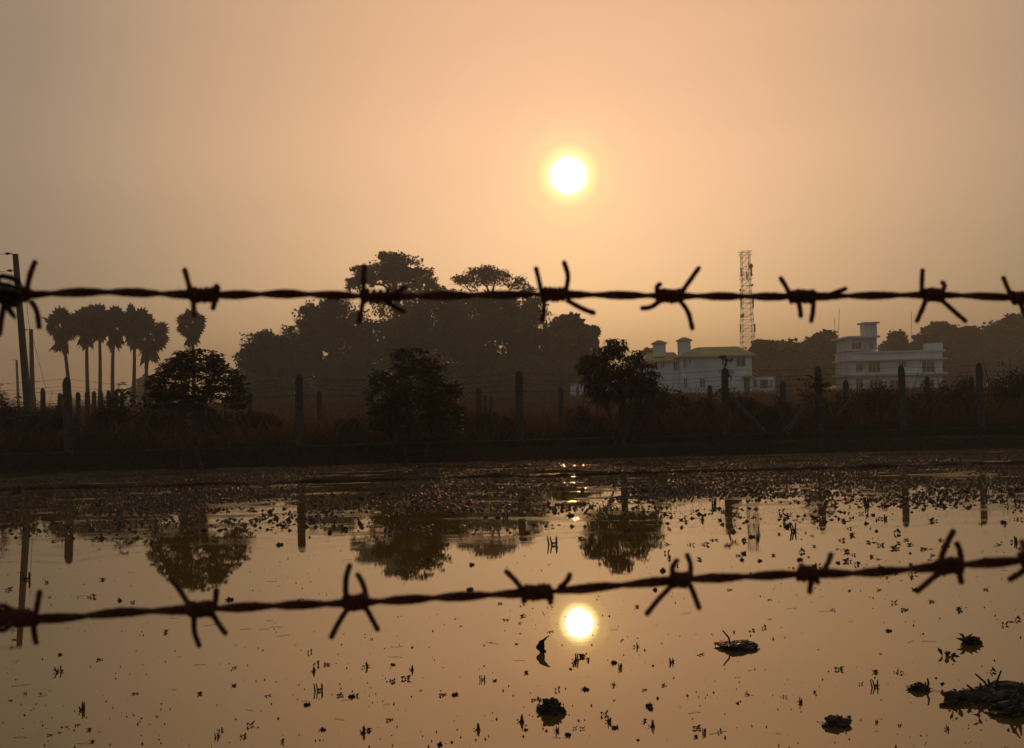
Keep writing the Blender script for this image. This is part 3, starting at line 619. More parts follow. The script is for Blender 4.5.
# ------------------------------------------------------------------ far trees
tree_px('broadleaf_tree', 'low round tree at the left end of the large tree mass', 'tree', 128, [(262, 352, 20, 20), (249, 362, 12, 14), (278, 350, 14, 16), (258, 375, 22, 16), (266, 340, 11, 9)], 262, .4, 5200, .34, M_far, rt=.3, seed=71)
tree_px('broadleaf_tree', 'broad tree sloping up on the left side of the large mass', 'tree', 131, [(318, 324, 20, 18), (342, 322, 24, 20), (302, 345, 22, 22), (325, 355, 36, 34), (290, 370, 18, 22), (350, 375, 30, 20), (310, 310, 9, 8), (335, 306, 14, 8)], 325, .4, 10500, .34, M_far, rt=.45, seed=72)
tree_px('umbrella_tree', 'tallest tree with a flat spreading crown above the large mass', 'tree', 142, [(395, 264, 24, 11), (372, 276, 17, 10), (418, 277, 18, 10), (397, 276, 20, 9), (353, 284, 11, 7), (433, 288, 9, 6), (360, 270, 9, 5), (386, 256, 9, 5), (412, 292, 18, 8)], 396, .4, 6500, .36, M_far, rt=.5, seed=73, sub=22, trunk_top=(396, 292), spread=.27, dens=1.5)
tree_px('broadleaf_tree', 'wide dense tree in the centre of the large mass behind the leafy bush', 'tree', 133, [(400, 322, 36, 24), (440, 318, 30, 26), (465, 332, 34, 30), (420, 355, 50, 34), (450, 375, 44, 20), (438, 298, 16, 9), (385, 345, 34, 30), (455, 303, 16, 10), (478, 300, 16, 12)], 425, .4, 14500, .34, M_far, rt=.5, seed=74)
tree_px('sparse_tree', 'thin brownish half bare treetop above the right of the large mass', 'tree', 140, [(475, 277, 18, 9), (497, 277, 16, 8), (484, 271, 14, 6), (515, 283, 12, 6), (528, 292, 9, 8), (461, 279, 9, 5)], 492, .4, 5000, .27, M_far2, rt=.4, seed=75, sub=26, trunk_top=(492, 296), spread=.3, dens=1.0)
tree_px('broadleaf_tree', 'dense tree forming the right shoulder of the large mass', 'tree', 132, [(505, 318, 28, 26), (525, 325, 22, 26), (500, 350, 36, 34), (535, 355, 26, 32), (525, 375, 40, 22), (494, 302, 16, 10), (538, 308, 9, 12)], 515, .4, 10500, .34, M_far, rt=.45, seed=76)
tree_px('broadleaf_tree', 'smaller tree at the right end of the large mass beside the drooping tree', 'tree', 127, [(568, 336, 18, 18), (586, 342, 12, 14), (560, 360, 24, 24), (585, 365, 18, 22), (572, 322, 9, 7), (594, 332, 6, 6)], 573, .4, 5600, .52, M_far, rt=.3, seed=77)
tree_px('broadleaf_tree', 'round dark tree just right of the pale house roof', 'tree', 150, [(775, 358, 22, 14), (765, 350, 14, 9), (790, 354, 12, 10), (778, 372, 30, 16), (762, 370, 14, 16)], 776, .4, 5200, .6, M_far, rt=.35, seed=78)
tree_px('broadleaf_tree', 'taller open tree left of the flat roofed building', 'tree', 158, [(822, 345, 13, 11), (808, 350, 10, 8), (835, 350, 9, 12), (820, 362, 22, 14), (828, 336, 7, 5), (812, 375, 24, 14)], 822, .4, 4200, .6, M_far, rt=.35, seed=79, sub=20)
tree_px('broadleaf_tree', 'small round tree rising behind the flat roof', 'tree', 172, [(897, 341, 10, 9), (890, 348, 9, 7), (905, 350, 9, 7), (897, 362, 14, 12)], 897, .4, 2200, .6, M_far, rt=.3, seed=80)
tree_px('broadleaf_tree', 'dark spreading tree behind the right end of the flat roofed building', 'tree', 176, [(940, 338, 22, 12), (925, 345, 13, 14), (955, 345, 20, 16), (938, 330, 13, 6), (950, 365, 32, 20)], 942, .4, 6800, .65, M_far, rt=.45, seed=81)
tree_px('broadleaf_tree', 'middle tree of the right hand wood', 'tree', 178, [(975, 343, 20, 14), (968, 335, 12, 8), (988, 350, 18, 16), (978, 368, 30, 18)], 978, .4, 5600, .65, M_far, rt=.4, seed=82)
tree_px('broadleaf_tree', 'tallest tree of the right hand wood at the picture edge', 'tree', 172, [(1010, 332, 20, 13), (1000, 345, 20, 18), (1026, 335, 18, 18), (1015, 322, 12, 7), (1012, 365, 34, 24), (1045, 350, 22, 26)], 1012, .4, 8200, .65, M_far, rt=.45, seed=83)
tree_px('broadleaf_tree', 'low pale tree peeping over the left roof of the pale house', 'tree', 150, [(651, 354, 8, 5), (645, 360, 9, 8), (655, 365, 9, 10)], 650, .4, 1400, .5, M_far, rt=.2, seed=84)
tree_px('broadleaf_tree', 'small distant tree between the palms and the mango tree', 'tree', 210, [(148, 384, 9, 8), (142, 392, 10, 8), (156, 391, 9, 8)], 148, .4, 1800, .6, M_far, rt=.25, seed=85)
tree_px('broadleaf_tree', 'low distant tree between the house annex and flat building', 'tree', 165, [(800, 372, 14, 12), (788, 380, 14, 10), (770, 384, 16, 8)], 796, .4, 2600, .6, M_far, rt=.25, seed=86)
# hedge at the foot of the big mass and far wooded skyline (stuff)
g_ = np.random.default_rng(5); cs = []; rs = []
for k in range(46):
    px = 238 + k * 8 ; Y = 124 + R.uniform(-2, 2); h = R.uniform(3.4, 6.0); X = P(px, 398, Y).x; cs.append((X, Y, .4 + h * .5)); rs.append((1.6, 1.4, h * .6))
V, Fq = leaf_cloud(cs, rs, 52000, .42, .8, 0, 90, sub=10); tag(np_mesh('undergrowth', V, Fq, M_far), kind='stuff')
cs = []; rs = []
for k in range(170):
    Y = R.uniform(420, 520); X = -420 + k * 5 + R.uniform(-3, 3); h = R.uniform(3.5, 7.5) + 2 * noise.noise(Vector((X * .03, 0, 0))); cs.append((X, Y, h * .5)); rs.append((5.5, 4, h * .55))
V, Fq = leaf_cloud(cs, rs, 52000, 1.3, .9, 0, 91, sub=8, spread=.4); tag(np_mesh('distant_woods', V, Fq, M_far), kind='stuff')

# ------------------------------------------------------------------ pale two storey house
def bxp(mb, x0, y0, x1, y1, Y, depth, proud=0):
    a = P(x0, (y0+y1)/2, Y); b = P(x1, (y0+y1)/2, Y); zt = P((x0+x1)/2, y0, Y).z; zb = P((x0+x1)/2, y1, Y).z
    mb.box((a.x, Y - proud, zb), (b.x, Y + depth, zt))
def hip(mb, x0, x1, Y0, Y1, ze, zr, inset_l, inset_r, ov=.45, th=.18):
    x0 -= ov; x1 += ov; Y0 -= ov; Y1 += ov; ym = (Y0+Y1)/2
    v = [(x0,Y0,ze),(x1,Y0,ze),(x1,Y1,ze),(x0,Y1,ze),(x0+inset_l,ym,zr),(x1-inset_r,ym,zr)]
    v2 = [(x0,Y0,ze-th),(x1,Y0,ze-th),(x1,Y1,ze-th),(x0,Y1,ze-th)]
    mb.add(v + v2, [(0,1,5,4),(1,2,5),(2,3,4,5),(3,0,4),(6,9,8,7),(0,6,7,1),(1,7,8,2),(2,8,9,3),(3,9,6,0)])
YA = 115
xa = lambda px: P(px, 370, YA).x
za = lambda py, px=715: P(px, py, YA).z
hA = empty('pale_house', (xa(715), YA, .4), 'white two storey house with ochre hipped roof and two roof turrets', 'house')
mb = MB(); mb.box((xa(681), YA, .3), (xa(752), YA + 9, za(356.5))); mb.box((xa(648), YA + 1.2, .3), (xa(681) - .01, YA + 8, za(359))); mb.build('wall', M_wall, hA)
rf = MB(); hip(rf, xa(681), xa(752), YA, YA + 9, za(355.5), za(345), 3.2, 1.0); rp = rf.build('roof', M_roof, hA)
rf = MB(); hip(rf, xa(648), xa(680.5), YA + 1.2, YA + 8, za(358.8), za(349.5), 1.0, .2, ov=.3); rf.build('roof', M_roof, hA)
for (x0, x1, yt, yb) in ((657.5, 669, 343, 356), (683, 694.5, 340, 354)):
    mb = MB(); mb.box((xa(x0), YA + 2.0, za(yb, x0)), (xa(x1), YA + 3.4, za(yt, x0))); tu = mb.build('turret', M_wall, hA)
    mb = MB(); hip(mb, xa(x0), xa(x1), YA + 2.0, YA + 3.4, za(yt, x0) + .12, za(yt - 3.2, x0) + .1, .65, .65, ov=.18, th=.12)
    subparent(mb, 'turret_roof', M_roof, tu, hA)
def window(thing, x0, y0, x1, y1, Y, trim=M_trim, mull=1):
    fr = MB(); a = P(x0, y0, Y); b = P(x1, y1, Y); w_ = .09
    fr.box((a.x - w_, Y - .07, b.z - w_), (b.x + w_, Y + .02, b.z)); fr.box((a.x - w_, Y - .07, a.z), (b.x + w_, Y + .02, a.z + w_))
    fr.box((a.x - w_, Y - .07, b.z), (a.x, Y + .02, a.z)); fr.box((b.x, Y - .07, b.z), (b.x + w_, Y + .02, a.z))
    for k in range(mull):
        xm = a.x + (b.x - a.x) * (k + 1) / (mull + 1); fr.box((xm - .03, Y - .06, b.z), (xm + .03, Y - .03, a.z))
    f = fr.build('window', trim, thing)
    p = MB(); p.box((a.x, Y - .028, b.z), (b.x, Y + .01, a.z)); subparent(p, 'pane', M_dark, f, thing)
for r_ in ((683.5, 359.5, 686.5, 367.5), (689, 358, 690.6, 363), (722, 358, 727, 365), (736.5, 357.5, 745, 366), (684, 378, 687, 388), (700, 379, 705, 387)): window(hA, *r_, YA)
for r_ in ((673.5, 361, 677.5, 370), (653, 362, 656, 368), (661, 362, 664, 368)): window(hA, *r_, YA + 1.2)
mb = MB(); mb.box((xa(743.5), YA - .06, .4), (xa(749), YA + .02, za(379))); mb.build('door', M_dark, hA)
mb = MB(); hip(mb, xa(742.5), xa(750), YA - 1.2, YA - .05, za(377.2), za(375), .3, .3, ov=.1); mb.build('porch_roof', M_roof, hA)
mb = MB(); mb.box((xa(752) + .01, YA + 1, .3), (xa(757), YA + 6, za(376))); mb.box((xa(757), YA + 1.1, .3), (xa(777), YA + 5, za(377.5))); mb.build('annex', M_wall, hA)
mb = MB(); mb.add([(xa(752)+.02, YA + .4, za(372.5)), (xa(760), YA + .4, za(376)), (xa(760), YA + 6, za(376)), (xa(752)+.02, YA + 6, za(372.5)), (xa(752)+.02, YA + .4, za(373.5)), (xa(760), YA + .4, za(377)), (xa(760), YA + 6, za(377)), (xa(752)+.02, YA + 6, za(373.5))], [(0,1,2,3),(7,6,5,4),(0,4,5,1),(1,5,6,2),(2,6,7,3),(3,7,4,0)]); mb.build('annex_roof', M_roof, hA)
for r_ in ((753.5, 380, 756.5, 387), (760, 380, 768, 388), (770.5, 380, 772, 388)): window(hA, *r_, YA + (1 if r_[0] < 757 else 1.1), mull=0)

# low white shed behind the fence
YS = 110
t = empty('white_shed', (P(577, 388, YS).x, YS, .4), 'small white shed low behind the fence left of the drooping tree', 'shed')
mb = MB(); mb.box((P(571.5, 388, YS).x, YS, .3), (P(584, 388, YS).x, YS + 2.5, P(577, 384, YS).z)); mb.build('wall', M_wall, t)
mb = MB(); x0, x1, z0 = P(571, 388, YS).x - .1, P(584.5, 388, YS).x + .1, P(577, 384, YS).z
mb.box((x0, YS - .15, z0 + .004), (x1, YS + 2.65, z0 + .12)); mb.build('roof', M_steel, t)
mb = MB(); mb.box((P(576, 388, YS).x, YS - .03, .4), (P(579, 388, YS).x, YS + .01, P(577, 386.5, YS).z)); mb.build('door', M_dark, t)

# ------------------------------------------------------------------ flat roofed building
YB = 140
hB = empty('flat_roofed_building', (P(890, 370, YB).x, YB, .4), 'pale multi storey building with flat roof, ledges and a square stair tower', 'building')
mb = MB(); bxp(mb, 853, 352, 943, 402, YB, 7.5); mb.build('wall', M_wall2, hB)
mb = MB(); bxp(mb, 850, 373.5, 946, 375.3, YB, 8, .7); mb.build('ledge', M_trim, hB)
mb = MB(); bxp(mb, 850.5, 358.6, 945.5, 360.2, YB, 8, .6); mb.build('ledge', M_trim, hB)
mb = MB(); bxp(mb, 852, 350.6, 945, 352.4, YB, 7.9, .25); mb.build('parapet', M_trim, hB)
mb = MB(); bxp(mb, 850, 338, 877, 350.6, YB + .3, 6); mb.build('upper_storey', M_wall2, hB)
mb = MB(); bxp(mb, 847, 336, 879, 338, YB, 7, .5); mb.build('roof_slab', M_trim, hB)
mb = MB(); bxp(mb, 865.5, 323.6, 877, 336, YB + 1, 2.2); tw_ = mb.build('stair_tower', M_wall, hB)
mb = MB(); bxp(mb, 863, 322, 879, 323.6, YB + 1, 2.5, .35); subparent(mb, 'tower_cap', M_trim, tw_, hB)
mb = MB(); bxp(mb, 930.5, 343, 943, 350.6, YB + 1, 2.5); mb.build('tank_room', M_wall2, hB)
for r_ in ((852, 343, 861, 349), (863.5, 344, 866, 349.5), (869, 343, 873, 349)): window(hB, *r_, YB + .3, mull=2)
for r_ in ((856, 363.5, 862.5, 371.5), (868, 362, 880, 372), (922, 361.5, 934.5, 372), (899, 361.5, 906, 366), (856, 379, 863, 390), (870, 380, 882, 390), (922, 380, 934, 390), (890, 380, 905, 390)): window(hB, *r_, YB, mull=2)
mb = MB(); bxp(mb, 863.6, 361.5, 866.4, 368.5, YB - .15, .06); mb.build('yellow_cloth', M_yel, hB)
mb = MB()
for k in range(9):
    x = 878.5 + k * 1.6; a = P(x, 351, YB + .5); mb.box((a.x - .04, YB + .5, a.z), (a.x + .04, YB + .56, a.z + R.uniform(.6, .95)))
a = P(878, 345.6, YB + .5); b = P(893, 345.6, YB + .5); mb.box((a.x, YB + .5, a.z), (b.x, YB + .56, a.z + .08)); mb.build('railing', M_steel, hB)
for (px0, pt_, px1, pb) in ((834.5, 318, 835, 337), (839.5, 309, 838.2, 336), (911.5, 312, 911, 351)):
    mb = MB(); mb.tube([P(px1, pb, YB + 2), P(px0, pt_, YB + 2)], .035, 4); mb.build('antenna_mast', M_steel, hB)

# ------------------------------------------------------------------ lattice mast
YM = 250
cx_ = P(747, 320, YM).x; t = empty('lattice_tower', (cx_, YM, .4), 'tall steel lattice telecom mast with dish antennas behind the pale house', 'telecom mast')
zt = P(747, 252, YM).z; zbm = .3; lev = 26
def hw(z): u = (z - zbm) / (zt - zbm); return 2.0 + (1.0 - 2.0) * min(1, u / .8) if u < .8 else 1.0
zs = [zbm + (zt - zbm) * i / lev for i in range(lev + 1)]
for sx, sy in ((-1, -1), (1, -1), (1, 1), (-1, 1)):
    mb = MB(); mb.tube([(cx_ + sx * hw(z), YM + sy * hw(z), z) for z in zs], .065, 4); mb.build('tower_leg', M_steel, t)
mb = MB()
for i in range(lev):
    a, b = zs[i], zs[i+1]
    cr = [(-1,-1),(1,-1),(1,1),(-1,1)]
    for j in range(4):
        p, q_ = cr[j], cr[(j+1) % 4]
        A = lambda c, z: (cx_ + c[0]*hw(z), YM + c[1]*hw(z), z)
        mb.tube([A(p, a), A(q_, b)], .04, 3); mb.tube([A(q_, a), A(p, b)], .04, 3); mb.tube([A(p, b), A(q_, b)], .045, 3)
mb.build('bracing', M_steel, t)
def dish(px, py, r, off):
    c = P(px, py, YM - 2 + off); mb = MB(); vs = []; n = 14
    for k in range(n): a = 2*math.pi*k/n; vs.append((c.x + r*math.cos(a)*.85, c.y - .1, c.z + r*math.sin(a)))
    for k in range(n): a = 2*math.pi*k/n; vs.append((c.x + r*math.cos(a)*.8, c.y + .55, c.z + r*math.sin(a)*.9))
    mb.add(vs, [tuple(range(n)), tuple(range(2*n-1, n-1, -1))] + [(k, k+n, (k+1)%n+n, (k+1)%n) for k in range(n)]); mb.tube([c, (cx_, YM, c.z)], .08, 4); mb.build('dish_antenna', M_pole, t)
dish(751, 266, .62, 0); dish(742.5, 316, .5, 0); dish(752.5, 285, .3, 0); dish(740.5, 290, .28, 0)
for px, py, h in ((741, 272, 2.2), (751.5, 272, 2.2), (741, 303, 2.4), (753.2, 303, 2.4), (740.5, 328, 2), (754.8, 328, 2), (747, 276, 2)):
    c = P(px, py, YM - 1.5); mb = MB(); mb.box((c.x - .16, c.y - .1, c.z - h/2), (c.x + .16, c.y + .1, c.z + h/2)); mb.tube([(c.x, c.y + .12, c.z), (cx_, YM, c.z)], .05, 4); mb.build('panel_antenna', M_pole, t)
mb = MB()
for zz in (P(747, 279, YM).z, P(747, 255, YM).z):
    h = hw(zz) + .5
    for s1 in (0, .9):
        for a, b in (((-1,-1),(1,-1)), ((1,-1),(1,1)), ((1,1),(-1,1)), ((-1,1),(-1,-1))): mb.tube([(cx_ + a[0]*h, YM + a[1]*h, zz + s1), (cx_ + b[0]*h, YM + b[1]*h, zz + s1)], .045, 3)
mb.build('platform', M_steel, t)
mb = MB(); mb.tube([(cx_ + .8, YM, zt), (cx_ + .8, YM, zt + 1)], .04, 4); mb.build('lightning_rod', M_steel, t)

# ------------------------------------------------------------------ utility poles and their lines
def pole(pxt, pyt, pxb, Y, r, label, arms):
    b = P(pxb, 402, Y); tp = P(pxt, pyt, Y); t = empty('utility_pole', (b.x, Y, .3), label, 'utility pole')
    mb = MB(); n = 5
    mb.tube([Vector((b.x, Y, .2)).lerp(tp, i/n) for i in range(n+1)], [r * (1.15 - .4 * i/n) for i in range(n+1)], 4); mb.build('pole_shaft', M_pole, t)
    for (dx, dy, ln) in arms:
        a = P(pxt + dx, pyt + dy, Y); br = MB(); br.tube([a, a + Vector((-ln, 0, .02))], .03, 4); o = br.build('bracket', M_steel, t)
        iz = MB(); e = a + Vector((-ln, 0, .02)); iz.tube([e, e + Vector((-.06, 0, 0)), e + Vector((-.12, 0, 0)), e + Vector((-.2, 0, 0))], [.03, .06, .05, .02], 7); subparent(iz, 'insulator', M_ins, o, t)
    return tp
t1 = pole(15.3, 254, 30.5, 40, .15, 'leaning concrete utility pole with brackets, nearest pole at the left edge', [(-3, 0, .1), (-1, 17, .1)])
t2 = pole(31, 329, 33, 75, .19, 'middle sized utility pole just right of the leaning one', [(-2, 1, .15)])
t3 = pole(16.5, 360, 19, 140, .2, 'farthest thin utility pole left of the leaning one', [(-1, 0, .2)])
pl = MB(); pl.box((P(11, 252, 40).x, 39.9, P(11, 254, 40).z), (P(14, 252, 40).x, 40.1, P(11, 250.5, 40).z))
def line(a, b, sag, r, label):
    a = Vector(a); b = Vector(b); mb = MB(); mb.tube([a.lerp(b, i/14) - Vector((0, 0, sag * 4 * (i/14) * (1 - i/14))) for i in range(15)], r, 4)
    o = mb.build('power_line', M_wire, None, origin=tuple(a)); tag(o, label, 'cable')
line(P(6, 254, 40), P(-400, 250, 34), .3, .008, 'upper power line running left from the leaning pole top')
line(P(8, 271, 40), P(-400, 268, 34), .3, .008, 'lower power line running left from the leaning pole')
line(P(27, 305, 40), t2, .5, .012, 'slack service wire from the leaning pole down to the middle pole')
line(P(31, 330, 75), P(46, 388, 75), .1, .015, 'stay wire slanting down from the middle pole')

# ------------------------------------------------------------------ things floating in the flooded field
def clod_mb(r, seed, flat=.45, sticks=3, stretch=1.0):
    bm = bmesh.new(); bmesh.ops.create_icosphere(bm, subdivisions=4, radius=1)
    mb = MB(); vs = []
    for v in bm.verts:
        p = v.co.copy(); n1 = noise.noise(p * 1.6 + Vector((seed, 0, 0))); n2 = noise.noise(p * 4.5 + Vector((seed, 4, 0))); n3 = noise.noise(p * 11 + Vector((seed, 9, 0)))
        p *= 1 + .45 * n1 + .22 * n2 + .12 * n3; vs.append((p.x * r * stretch, p.y * r * .8, p.z * r * flat + r * flat * .12))
    fs = [tuple(v.index for v in f.verts) for f in bm.faces]; bm.free(); mb.add(vs, fs)
    q = random.Random(seed)
    for k in range(sticks):
        a = Vector((q.uniform(-.6, .6) * r * stretch, q.uniform(-.4, .4) * r, 0)); d = Vector((q.uniform(-.8, .8), q.uniform(-.4, .4), q.uniform(.4, 1.4))) * r
        mb.tube([a, a + d * .6, a + d + Vector((q.uniform(-.3, .3), 0, 0)) * r], [.007, .006, .004], 5)
    for k in range(14 + sticks * 6): frond(mb, Vector((q.uniform(-1, 1) * r * stretch, q.uniform(-.8, .8) * r, .0)), q.uniform(.25, .65) * r, q, 1.2)
    return mb
def frond(mb, a, l, q, up=.6):
    an = q.uniform(0, 6.28); d = Vector((math.cos(an), math.sin(an), q.uniform(.1, 1) * up)).normalized(); s = d.cross(Vector((0, 0, 1))).normalized() * l * q.uniform(.16, .34); th = Vector((0, 0, l * .1))
    m1 = a + d * l * .5 + Vector((0, 0, .1 * l)); tip = a + d * l + Vector((0, 0, -.25 * l * q.random()))
    mb.add([a, m1 + s, tip, m1 - s, m1 + th], [(0, 1, 4), (1, 2, 4), (2, 3, 4), (3, 0, 4), (0, 3, 2, 1)])
def scrap_mb(sz, seed, kind):
    q = random.Random(seed); mb = MB()
    if kind == 0:   # leafy tuft
        for k in range(q.randint(6, 12)): frond(mb, Vector((q.uniform(-.4, .4) * sz, q.uniform(-.3, .3) * sz, -.004)), sz * q.uniform(.35, .8), q, 1.6)
    elif kind == 1:  # cut stubble
        for k in range(q.randint(2, 5)):
            a = Vector((q.uniform(-.5, .5) * sz, q.uniform(-.3, .3) * sz, -.02)); mb.tube([a, a + Vector((q.uniform(-.25, .25), q.uniform(-.2, .2), q.uniform(.5, 1.1))) * sz], [.11 * sz, .07 * sz], 5)
        for k in range(5): frond(mb, Vector((q.uniform(-.5, .5) * sz, 0, 0)), sz * .55, q, 1.2)
    elif kind == 2:  # small mud lump
        m2 = clod_mb(sz * .3, seed, .7, 0, q.uniform(.8, 1.5)); mb.add(m2.v, m2.f)
        for k in range(7): frond(mb, Vector((q.uniform(-.35, .35) * sz, q.uniform(-.2, .2) * sz, .01)), sz * q.uniform(.3, .6), q, 1.8)
    else:            # scattered bits
        mb.tube([(-.5 * sz, 0, 0), (0, .05 * sz, .03 * sz), (.5 * sz, 0, 0)], [.02 * sz, .035 * sz, .02 * sz], 4)
        for k in range(q.randint(4, 8)): frond(mb, Vector((q.uniform(-.45, .45) * sz, q.uniform(-.05, .05) * sz, 0)), sz * q.uniform(.3, .6), q, .9)
    return mb
def put(mb, name, mat, px, py, label, cat, group=None, rz=0):
    p = G(px, py); o = mb.build(name, mat, None); o.location = p; o.rotation_euler.z = rz; tag(o, label, cat, group); return o
put(clod_mb(.105, 3, .32, 1, 1.25), 'mud_clod', M_mud, 738, 648, 'flat oval mud clod lying alone right of the sun reflection', 'mud clod')
put(clod_mb(.062, 8, .9, 3, .95), 'mud_clod', M_mud, 551, 712, 'rounded mud clod with upright stalks below the sun reflection', 'mud clod')
put(clod_mb(.05, 15, .6, 2, 1.0), 'mud_clod', M_mud, 919, 690, 'small pointed mud clod left of the long driftwood heap', 'mud clod')
put(clod_mb(.05, 19, .7, 1, 1.2), 'mud_clod', M_mud, 837, 725, 'smooth dark clod with a trailing stalk near the bottom right', 'mud clod')
mb = scrap_mb(.14, 22, 0); m2 = clod_mb(.04, 23, .9, 3, 1.3); mb.add(m2.v, m2.f); put(mb, 'leaf_tuft', M_weed, 972, 644, 'tall ragged leaf tuft standing in water near the right edge', 'leaf tuft')
put(scrap_mb(.085, 25, 0), 'leaf_tuft', M_weed, 948, 657, 'rounded leaf tuft just left of the tall ragged one', 'leaf tuft')
# long driftwood heap
t = empty('driftwood_heap', G(985, 702), 'heap of driftwood and mud with poking branches at the bottom right corner', 'driftwood')
mb = MB(); q = random.Random(4)
a = G(944, 697, .01); b = G(1003, 700, .015); mb.tube([a.lerp(b, i/8) + Vector((0, 0, .006 * math.sin(i * 1.7))) for i in range(9)], [.022, .028, .03, .031, .028, .03, .026, .024, .016], 9, jitter=.22)
c_ = G(940, 705, .005); mb.tube([c_, c_.lerp(G(960, 700, .02), 1)], [.008, .01], 6); mb.build('log', M_bark, t)
m2 = clod_mb(.10, 31, .5, 6, 1.8); o_ = G(1006, 696); mb = MB(); mb.add([Vector(v) + o_ for v in m2.v], m2.f); mb.build('mud_lump', M_mud, t)
m2 = clod_mb(.085, 37, .5, 5, 1.2); o_ = G(1012, 713); mb = MB(); mb.add([Vector(v) + o_ for v in m2.v], m2.f); mb.build('mud_lump', M_mud, t)
for (x0, y0, x1, y1) in ((978, 694, 967, 685), (991, 692, 988, 679), (982, 692, 980, 683)):
    mb = MB(); p0 = G(x0, y0, .02); p1 = P(x1, y1, p0.y); mb.tube([p0, p0.lerp(p1, .5), p1], [.008, .007, .005], 6); mb.build('branch', M_bark, t)
mb = MB(); q = random.Random(77)
for k in range(90):
    u = q.random(); c_ = G(948 + 80 * u + q.gauss(0, 4), 702 + q.gauss(2, 7) + 12 * max(0, u - .6), .012 * q.random()); frond(mb, c_, q.uniform(.02, .055), q, 1.5)
mb.build('leaf_litter', M_weed, t)
# curled leaf
mb = MB(); p0 = G(541, 652); q = random.Random(9); vs = []
for i in range(9):
    u = i / 8; a = -1.1 + 2.2 * u; c = Vector((.075 * (1 - math.cos(a)) - .01 + .02 * u, 0, .040 + .058 * math.sin(a))); w_ = (.024 + .006 * math.sin(i * 2.3)) * math.sin(math.pi * (.1 + .85 * u)) + .004
    vs += [c + Vector((-w_, -.01, 0)), c + Vector((w_ * .8, .02, .004)), c + Vector((0, .012, .006))]
mb.add(vs, [(i*3+j, i*3+(j+1) % 3, i*3+3+(j+1) % 3, i*3+3+j) for i in range(8) for j in range(3)])
o = mb.build('curled_leaf', M_weed); o.location = p0; tag(o, 'curled dead leaf standing on edge just left below the sun reflection', 'leaf')

spec = [(59,672,1),(81,710,1),(165,633,0),(120,601,2),(91,597,0),(102,580,0),(200,694,0),(234,686,2),(267,696,3),(136,694,3),(340,696,0),(318,691,1),(307,705,2),(310,653,0),(327,665,3),(392,681,0),(411,670,1),(482,680,1),(495,681,2),(443,695,3),(455,695,2),(217,737,1),(243,736,0),(282,742,0),(390,720,3),(323,730,2),(368,731,0),(362,733,1),(92,742,0),(440,745,2),(472,565,2),(100,660,3),(575,661,1),(588,661,0),(582,657,0),(637,647,1),(614,663,2),(637,607,0),(663,571,2),(752,537,2),(745,541,0),(744,554,2),(760,561,2),(847,552,0),(853,555,0),(838,563,2),(872,557,0),(832,610,0),(857,565,0),(889,631,2),(604,715,0),(608,722,1),(615,728,2),(644,722,0),(651,727,1),(749,695,3),(783,697,0),(800,703,1),(874,687,1),(1012,622,3),(1005,625,0),(1018,620,0),(704,733,1),(697,729,0),(550,632,3),(534,700,3),(520,722,1),(526,730,2),(568,735,2),(582,729,0),(645,690,3),(664,686,0),(700,655,3),(620,668,1),(742,560,2),(712,575,3),(690,545,0),(655,590,2),(800,560,2),(815,567,0),(894,603,0),(905,610,3),(932,602,3),(915,590,2),(986,590,3),(960,610,0),(880,590,3),(505,620,3),(470,590,2),(430,560,3),(60,655,2),(25,580,1),(8,590,0),(15,640,3),(230,600,2),(300,600,3),(20,525,0),(330,533,2),(345,530,0),(280,545,2),(720,520,2),(735,515,0),(790,524,2),(812,518,0),(700,560,0),(676,566,0),(730,590,3),(770,600,3),(930,560,3),(985,560,2),(1000,545,3),(1015,575,3)]
protos = {}
for k in range(4):
    for j in range(5):
        mb = scrap_mb(1.0, 100 + k * 11 + j, k)
        me = bpy.data.meshes.new(('leaf_tuft', 'stubble_tuft', 'mud_lump', 'weed_scrap')[k]); me.from_pydata(mb.v, [], mb.f); me.materials.append(M_mud if k == 2 else M_weed); protos[(k, j)] = me
NAMES = [('leaf_tuft', 'small dark leaf tuft afloat on the flooded field', 'leaf tuft', 'small leaf tufts on the water'), ('stubble_tuft', 'few short dark stalks of cut stubble poking out of the water', 'stubble', 'stubble stalks in the water'),
         ('mud_lump', 'little dark mud lump breaking the water surface', 'mud lump', 'small mud lumps in the water'), ('weed_scrap', 'thin scattering of dark weed bits floating on the water', 'weed', 'weed scraps on the water')]
def place(px, py, k, size_px):
    p = G(px, py); o = bpy.data.objects.new(NAMES[k][0], protos[(k, R.randrange(5))]); col.objects.link(o); o.location = p; s = size_px * p.y / F
    o.scale = (s, s, s); o.rotation_euler.z = R.uniform(-.6, .6); tag(o, NAMES[k][1], NAMES[k][2], NAMES[k][3])
for (px, py, k) in spec: place(px, py, k, R.uniform(5, 8.5) if py > 560 else R.uniform(5, 9))
for i in range(24):   # drifts
    cy_ = 515 + 225 * R.random() ** 1.4; cx_d = R.uniform(5, 1019)
    for k in range(R.randint(2, 8)): place(min(1020, max(4, cx_d + R.gauss(0, 26))), cy_ + R.gauss(0, 6), R.choice((0, 1, 2, 3, 3, 0)), R.choice((2, 2.5, 3, 3.5, 5.5)))
for i in range(120):
    py = 490 + 55 * R.random() ** 1.5; place(R.uniform(5, 1019), py, R.choice((0, 0, 2, 0, 1, 3)), R.uniform(4, 9))
for i in range(34): place(R.choice((R.gauss(600, 60), R.gauss(830, 110), R.gauss(360, 90))), R.uniform(655, 742), R.choice((0, 0, 1, 2)), R.uniform(4, 9))
for i in range(44): place(R.gauss(860, 75) if i % 3 else R.uniform(650, 1015), 556 + R.gauss(0, 16), R.choice((0, 0, 2, 3)), R.uniform(3.5, 9))
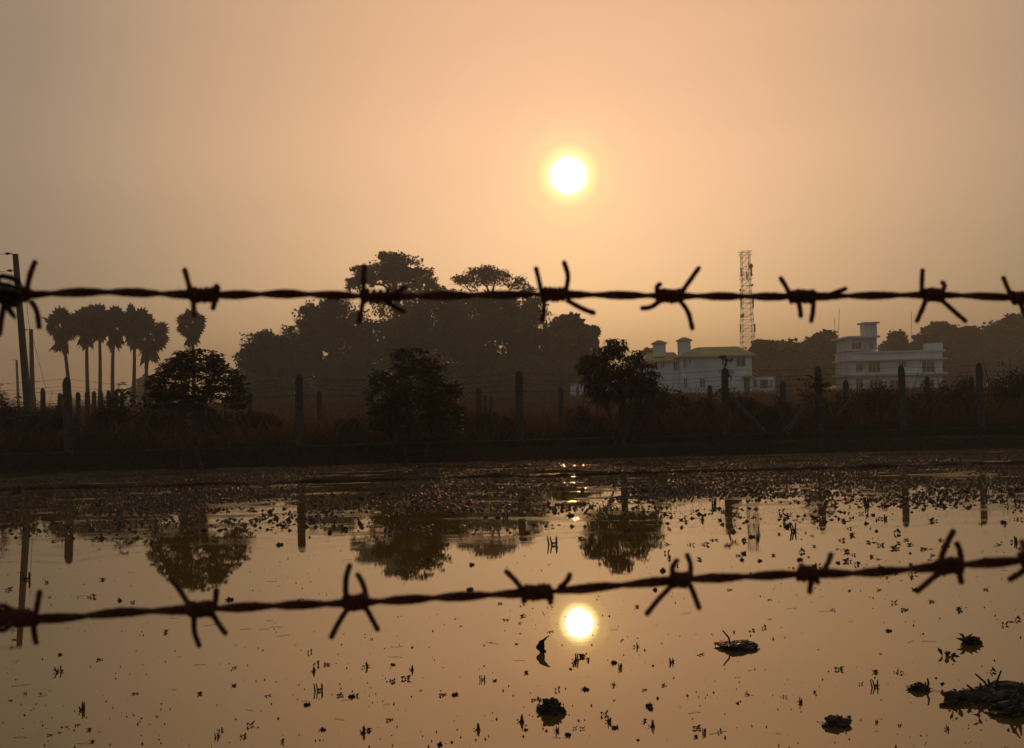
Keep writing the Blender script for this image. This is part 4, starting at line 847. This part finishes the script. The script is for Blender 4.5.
# uncountable floating scum, straws and specks
def bits(name, pts, size, mat, seed, flat=.25, lump=1.5):
    g_ = np.random.default_rng(seed); n = len(pts); p = np.array(pts); s = size * g_.uniform(.4, 1.5, n)
    k = 5; V = np.empty((n, k + 1, 3)); a0 = g_.uniform(0, 6.28, n); el = g_.uniform(.9, 1.8, n)
    for j in range(k):
        a = a0 + j * 2 * math.pi / k; rr = s * g_.uniform(.5, 1.1, n)
        V[:, j, 0] = p[:, 0] + np.cos(a) * rr * el; V[:, j, 1] = p[:, 1] + np.sin(a) * rr; V[:, j, 2] = -.004
    V[:, k, 0] = p[:, 0] + g_.normal(0, .3, n) * s; V[:, k, 1] = p[:, 1]; V[:, k, 2] = s * flat * g_.uniform(.3, lump, n) + .002
    Fq = []; 
    for j in range(k): Fq.append(np.stack([np.arange(n) * (k+1) + j, np.arange(n) * (k+1) + (j+1) % k, np.arange(n) * (k+1) + k], 1))
    return tag(np_mesh(name, V.reshape(-1, 3), np.concatenate(Fq), mat), kind='stuff')
pts = []
g_ = np.random.default_rng(42)
while len(pts) < 62000:
    x = g_.uniform(-15, 17); y = g_.uniform(11.0, 25.6)
    e = 25.4 + .045 * x
    dens = np.clip((y - 11) / 6.5, 0, 1) ** 1.7
    nz = noise.noise(Vector((x * .45, y * .8, 2))) + .6 * noise.noise(Vector((x * 1.6, y * 2.6, 6)))
    if y < e and g_.random() < min(dens, .62) * (.36 + 1.25 * nz): pts.append((x, y, 0))
bits('floating_scum', pts, .026, M_mud, 1, .7)
pts = []
for _ in range(2600):
    px = g_.uniform(-20, 1044); py = 500 + 260 * g_.random() ** 1.4
    if noise.noise(Vector((px * .012, py * .03, 8))) > g_.uniform(-.3, .45): pts.append(tuple(G(px, py)))
bits('weed_specks', pts, .0055, M_weed, 2, .9)
mb = MB()
for _ in range(110):
    px = g_.uniform(-20, 1044); py = 505 + 245 * g_.random() ** 1.1; p = G(px, py, .001)
    if noise.noise(Vector((px * .01, py * .02, 18))) < -.1: continue
    l = g_.uniform(.01, .05); an = g_.normal(0, .35); d = Vector((math.cos(an), math.sin(an), 0)) * l
    mb.tube([p - d, p + d * .2 + Vector((0, .004, .002)), p + d], .0009, 3)
tag(mb.build('floating_straw', M_weed), kind='stuff')
